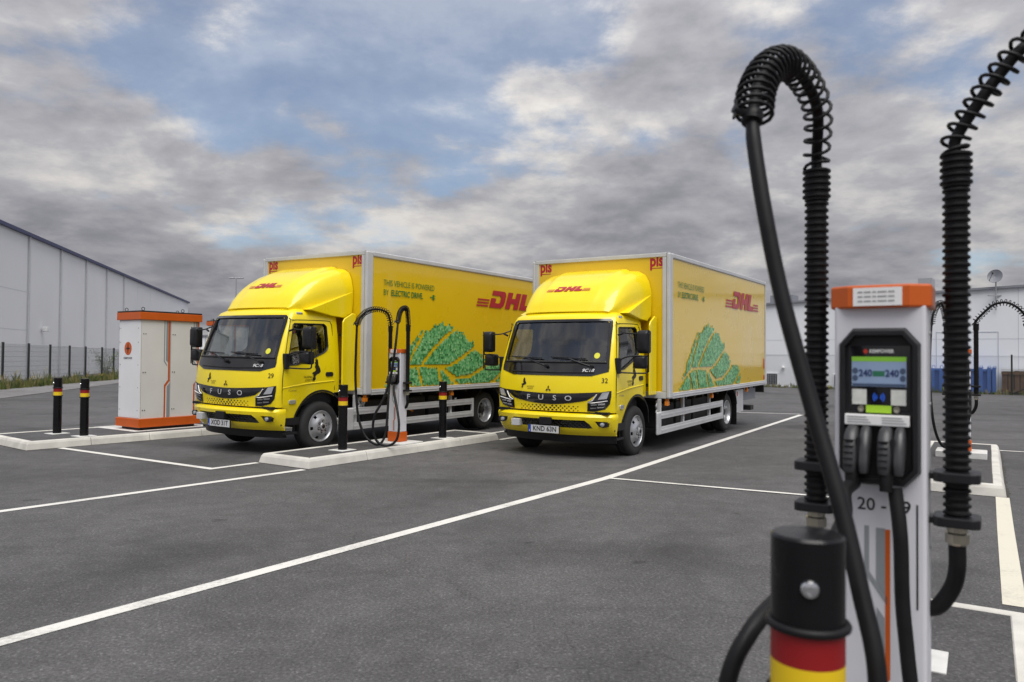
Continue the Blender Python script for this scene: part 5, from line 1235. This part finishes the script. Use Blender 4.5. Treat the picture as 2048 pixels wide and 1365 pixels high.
b = MB(); b.add([rp(s_, o_, zt(s_) + z_) for z_ in (0.002, 0.10) for s_, o_ in ((-8, -14.2), (LR, -14.2), (LR, 0.14), (-8, 0.14))], [(3, 2, 1, 0), (4, 5, 6, 7), (0, 1, 5, 4), (1, 2, 6, 5), (2, 3, 7, 6), (3, 0, 4, 7)]); b.build('roof_edge', 'trim_grey', rh)
for z in (1.62, 2.42): rslab(-8, LR, 0.001, 0.006, z, z + 0.012, 'panel_joint', 'joint_grey')
for s_ in (6.2, 12.4, 18.6): rslab(s_, s_ + 0.015, 0.001, 0.006, 0, zt(s_), 'panel_joint', 'joint_grey')
def barwin(s_, z0, w__, h_):
    f = rslab(s_, s_ + w__, 0.002, 0.05, z0, z0 + h_, 'window', 'white_paint')
    rslab(s_ + 0.05, s_ + w__ - 0.05, 0.03, 0.055, z0 + 0.05, z0 + h_ - 0.05, 'pane', 'window_dark', par=f)
    for k in range(1, 5): rslab(s_ + w__ * k / 5 - 0.008, s_ + w__ * k / 5 + 0.008, 0.056, 0.075, z0 + 0.03, z0 + h_ - 0.03, 'bar', 'galv', par=f)
    for k in range(1, 5): rslab(s_ + 0.03, s_ + w__ - 0.03, 0.056, 0.07, z0 + h_ * k / 5 - 0.006, z0 + h_ * k / 5 + 0.006, 'bar', 'galv', par=f)
def s_of(px):   # distance along the wall for a bearing (x/y) seen from the yard
    k = (px - 1024) / 1500; return (k * A.y - A.x) / (rd.x - k * rd.y)
for px, w__ in ((1533, 0.62), (1612, 0.62), (1667, 0.62), (1725, 0.62)): barwin(s_of(px), 0.06, w__, 0.66)
s0 = s_of(1567); b = MB(); c = Vector(rp(s0, 0.10, 1.0)); b.lathe([(0.0, 0.10), (0.06, 0.08), (0.09, 0.0), (0.07, -0.03)], lambda p, q, h: (c.x + p, c.y + q, c.z + h), 12); b.build('wall_lamp', 'white_print', rh, smooth=50)
# service door outline and roof equipment
s0, s1 = s_of(1872), s_of(1996)
for (a_, c_, z0, z1) in ((s0, s0 + 0.03, 0, 2.75), (s1, s1 + 0.03, 0, 2.75), (s0, s1, 2.72, 2.75)): rslab(a_, c_ + (0.0 if c_ > a_ else 0.02), 0.001, 0.012, z0, z1, 'door_trim', 'joint_grey')
rslab(s_of(1528), s_of(1574), -2.0, -1.0, zt(0) - 0.1, zt(0) + 0.62, 'roof_unit', 'trim_grey')
rslab(s_of(1832), s_of(1860), -1.6, -0.6, zt(10), zt(10) + 0.75, 'roof_vent', 'galv')
dsh = empty('satellite_dish', (0, 0, 0), label='round satellite dish on a mast above the white hall', cat='dish')
sd = s_of(1993); p = Vector(rp(sd, 0.12, 0)); top = zt(sd) + 0.55
b = MB(); b.tube([(p.x, p.y, top - 1.5), (p.x, p.y, top)], 0.03, 8); b.bar((p.x - 0.35, p.y, top - 0.85), (p.x + 0.35, p.y, top - 0.85), 0.05, 0.05); b.build('mast', 'galv', dsh, smooth=50)
ax = Vector((-0.75, -0.62, 0.25)).normalized(); u_ = ax.orthogonal().normalized(); v_ = ax.cross(u_)
b = MB(); b.lathe([(0.0, -0.09), (0.12, -0.08), (0.24, -0.04), (0.31, 0.0), (0.30, 0.008), (0.23, -0.03), (0.0, -0.08)], lambda a, c, h: tuple(Vector((p.x, p.y, top - 0.02)) + ax * (h + 0.12) + u_ * a + v_ * c), 24); b.build('reflector', 'trim_grey', dsh, smooth=50)
b = MB(); q = Vector((p.x, p.y, top)) + ax * 0.12; b.tube([q - v_ * 0.3, q + ax * 0.3], 0.012, 6); b.tube([q + ax * 0.26, q + ax * 0.36], 0.03, 8); b.build('feed_arm', 'chassis', dsh)
# mesh fence in front of the right hall
mf = empty('mesh_fence', (0, 0, 0), label='grey chain-link fence standing before the low white hall', cat='fence')
def mp_(s_, z): p = Vector(rp(s_, 1.1, z)); return p
m0, m1 = s_of(1500), s_of(2100) + 3.0; posts = []
pp = s_of(2027)
k0 = pp
while k0 > m0: k0 -= 3.9
posts = [k0 + 3.9 * i for i in range(8) if k0 + 3.9 * i < m1]
fhh = 1.66
for s_ in posts:
    if abs(s_ - pp) > 0.2 and s_ > s_of(1560) and s_ < s_of(1680): pass
    b = MB(); a_, c_ = mp_(s_, 0), mp_(s_, fhh + 0.06); b.tube([a_, c_], 0.035, 8); b.build('fence_post', 'fence_dark', mf, smooth=50)
a_, c_ = mp_(pp, 0.95), mp_(pp + 1.0, 0.0); b = MB(); b.tube([mp_(pp, 0.05), mp_(pp + 1.15, 0.62)], 0.022, 6); b.build('brace', 'fence_dark', mf, smooth=50)
for s0, s1 in zip(posts, posts[1:]):
    b = MB(); n_ = int((s1 - s0 + fhh) / 0.085); 
    for i in range(n_):
        st_ = s0 - fhh + 0.085 * i
        for dr in (1, -1):
            q0, q1 = (st_, st_ + fhh) if dr > 0 else (st_ + fhh, st_); z0, z1 = 0.0, fhh
            lo = max(s0, min(q0, q1)); hi = min(s1, max(q0, q1))
            if hi <= lo: continue
            zf = lambda s__: (s__ - q0) / (q1 - q0) * fhh
            b.bar(mp_(lo, zf(lo)), mp_(hi, zf(hi)), 0.0042, 0.0042)
    b.bar(mp_(s0, fhh), mp_(s1, fhh), 0.008, 0.008)
    b.build('mesh_panel', 'wire', mf)
tufts('weeds', [tuple(Vector(rp(m0, 0.9, 0))[:2]), tuple(Vector(rp(m1, 0.9, 0))[:2])], 420, 0.3, 0.07, 0.24, 'low grass along the foot of the white hall', 0.06, 4)
# blue container and wooden crate behind the fence
def rbox(b, s0, s1, o0, o1, z0, z1): 
    return b.add([rp(s, o, z) for s in (s0, s1) for o in (o0, o1) for z in (z0, z1)], [(0, 1, 3, 2), (4, 6, 7, 5), (0, 4, 5, 1), (2, 3, 7, 6), (0, 2, 6, 4), (1, 5, 7, 3)])
cn = empty('waste_container', (0, 0, 0), label='blue ribbed steel waste container against the white hall', cat='container')
c0, c1 = s_of(1846), s_of(1991)
b = MB(); rbox(b, c0, c1, 0.10, 0.80, 0.06, 1.06); b.build('container_body', 'container_blue', cn, bevel=0.01)
b = MB(); rbox(b, c0 - 0.03, c1 + 0.03, 0.80, 0.88, 0.98, 1.09); b.build('top_rim', 'container_blue', cn, bevel=0.01)
for px in (1852, 1868, 1884, 1930, 1962, 1978, 1988):
    s_ = s_of(px); b = MB(); rbox(b, s_, s_ + 0.14, 0.81, 0.93, 0.04, 1.16 if px > 1955 else 1.02); b.build('rib', 'container_blue', cn, bevel=0.01)
    b = MB(); b.tube([rp(s_ + 0.02, 0.7, 1.08), rp(s_ + 0.02, 0.7, 1.2), rp(s_ + 0.10, 0.7, 1.23), rp(s_ + 0.15, 0.7, 1.12)], 0.014, 6); b.build('lifting_hook', 'container_blue', cn, smooth=60)
wc = empty('wooden_crate', (0, 0, 0), label='weathered brown plank crate beside the blue container', cat='crate')
c0 = s_of(2006); rnd = random.Random(8)
b = MB(); rbox(b, c0, c0 + 2.0, 0.15, 0.55, 0.05, 1.0); b.build('crate_core', 'window_dark', wc)
for k in range(9):
    s_ = c0 + 0.22 * k; b = MB(); rbox(b, s_ + rnd.uniform(0, .02), s_ + 0.195, 0.57, 0.60, 0.06 + rnd.uniform(0, .05), 1.02 + rnd.uniform(-.04, .03)); b.build('plank', 'wood', wc, bevel=0.004)
for z in (0.10, 0.86): b = MB(); rbox(b, c0 - 0.02, c0 + 2.02, 0.605, 0.64, z, z + 0.13); b.build('batten', 'wood', wc, bevel=0.004)
b = MB(); rbox(b, c0 - 0.03, c0 + 2.03, 0.12, 0.66, 1.055, 1.075); b.build('crate_lid', 'galv', wc)
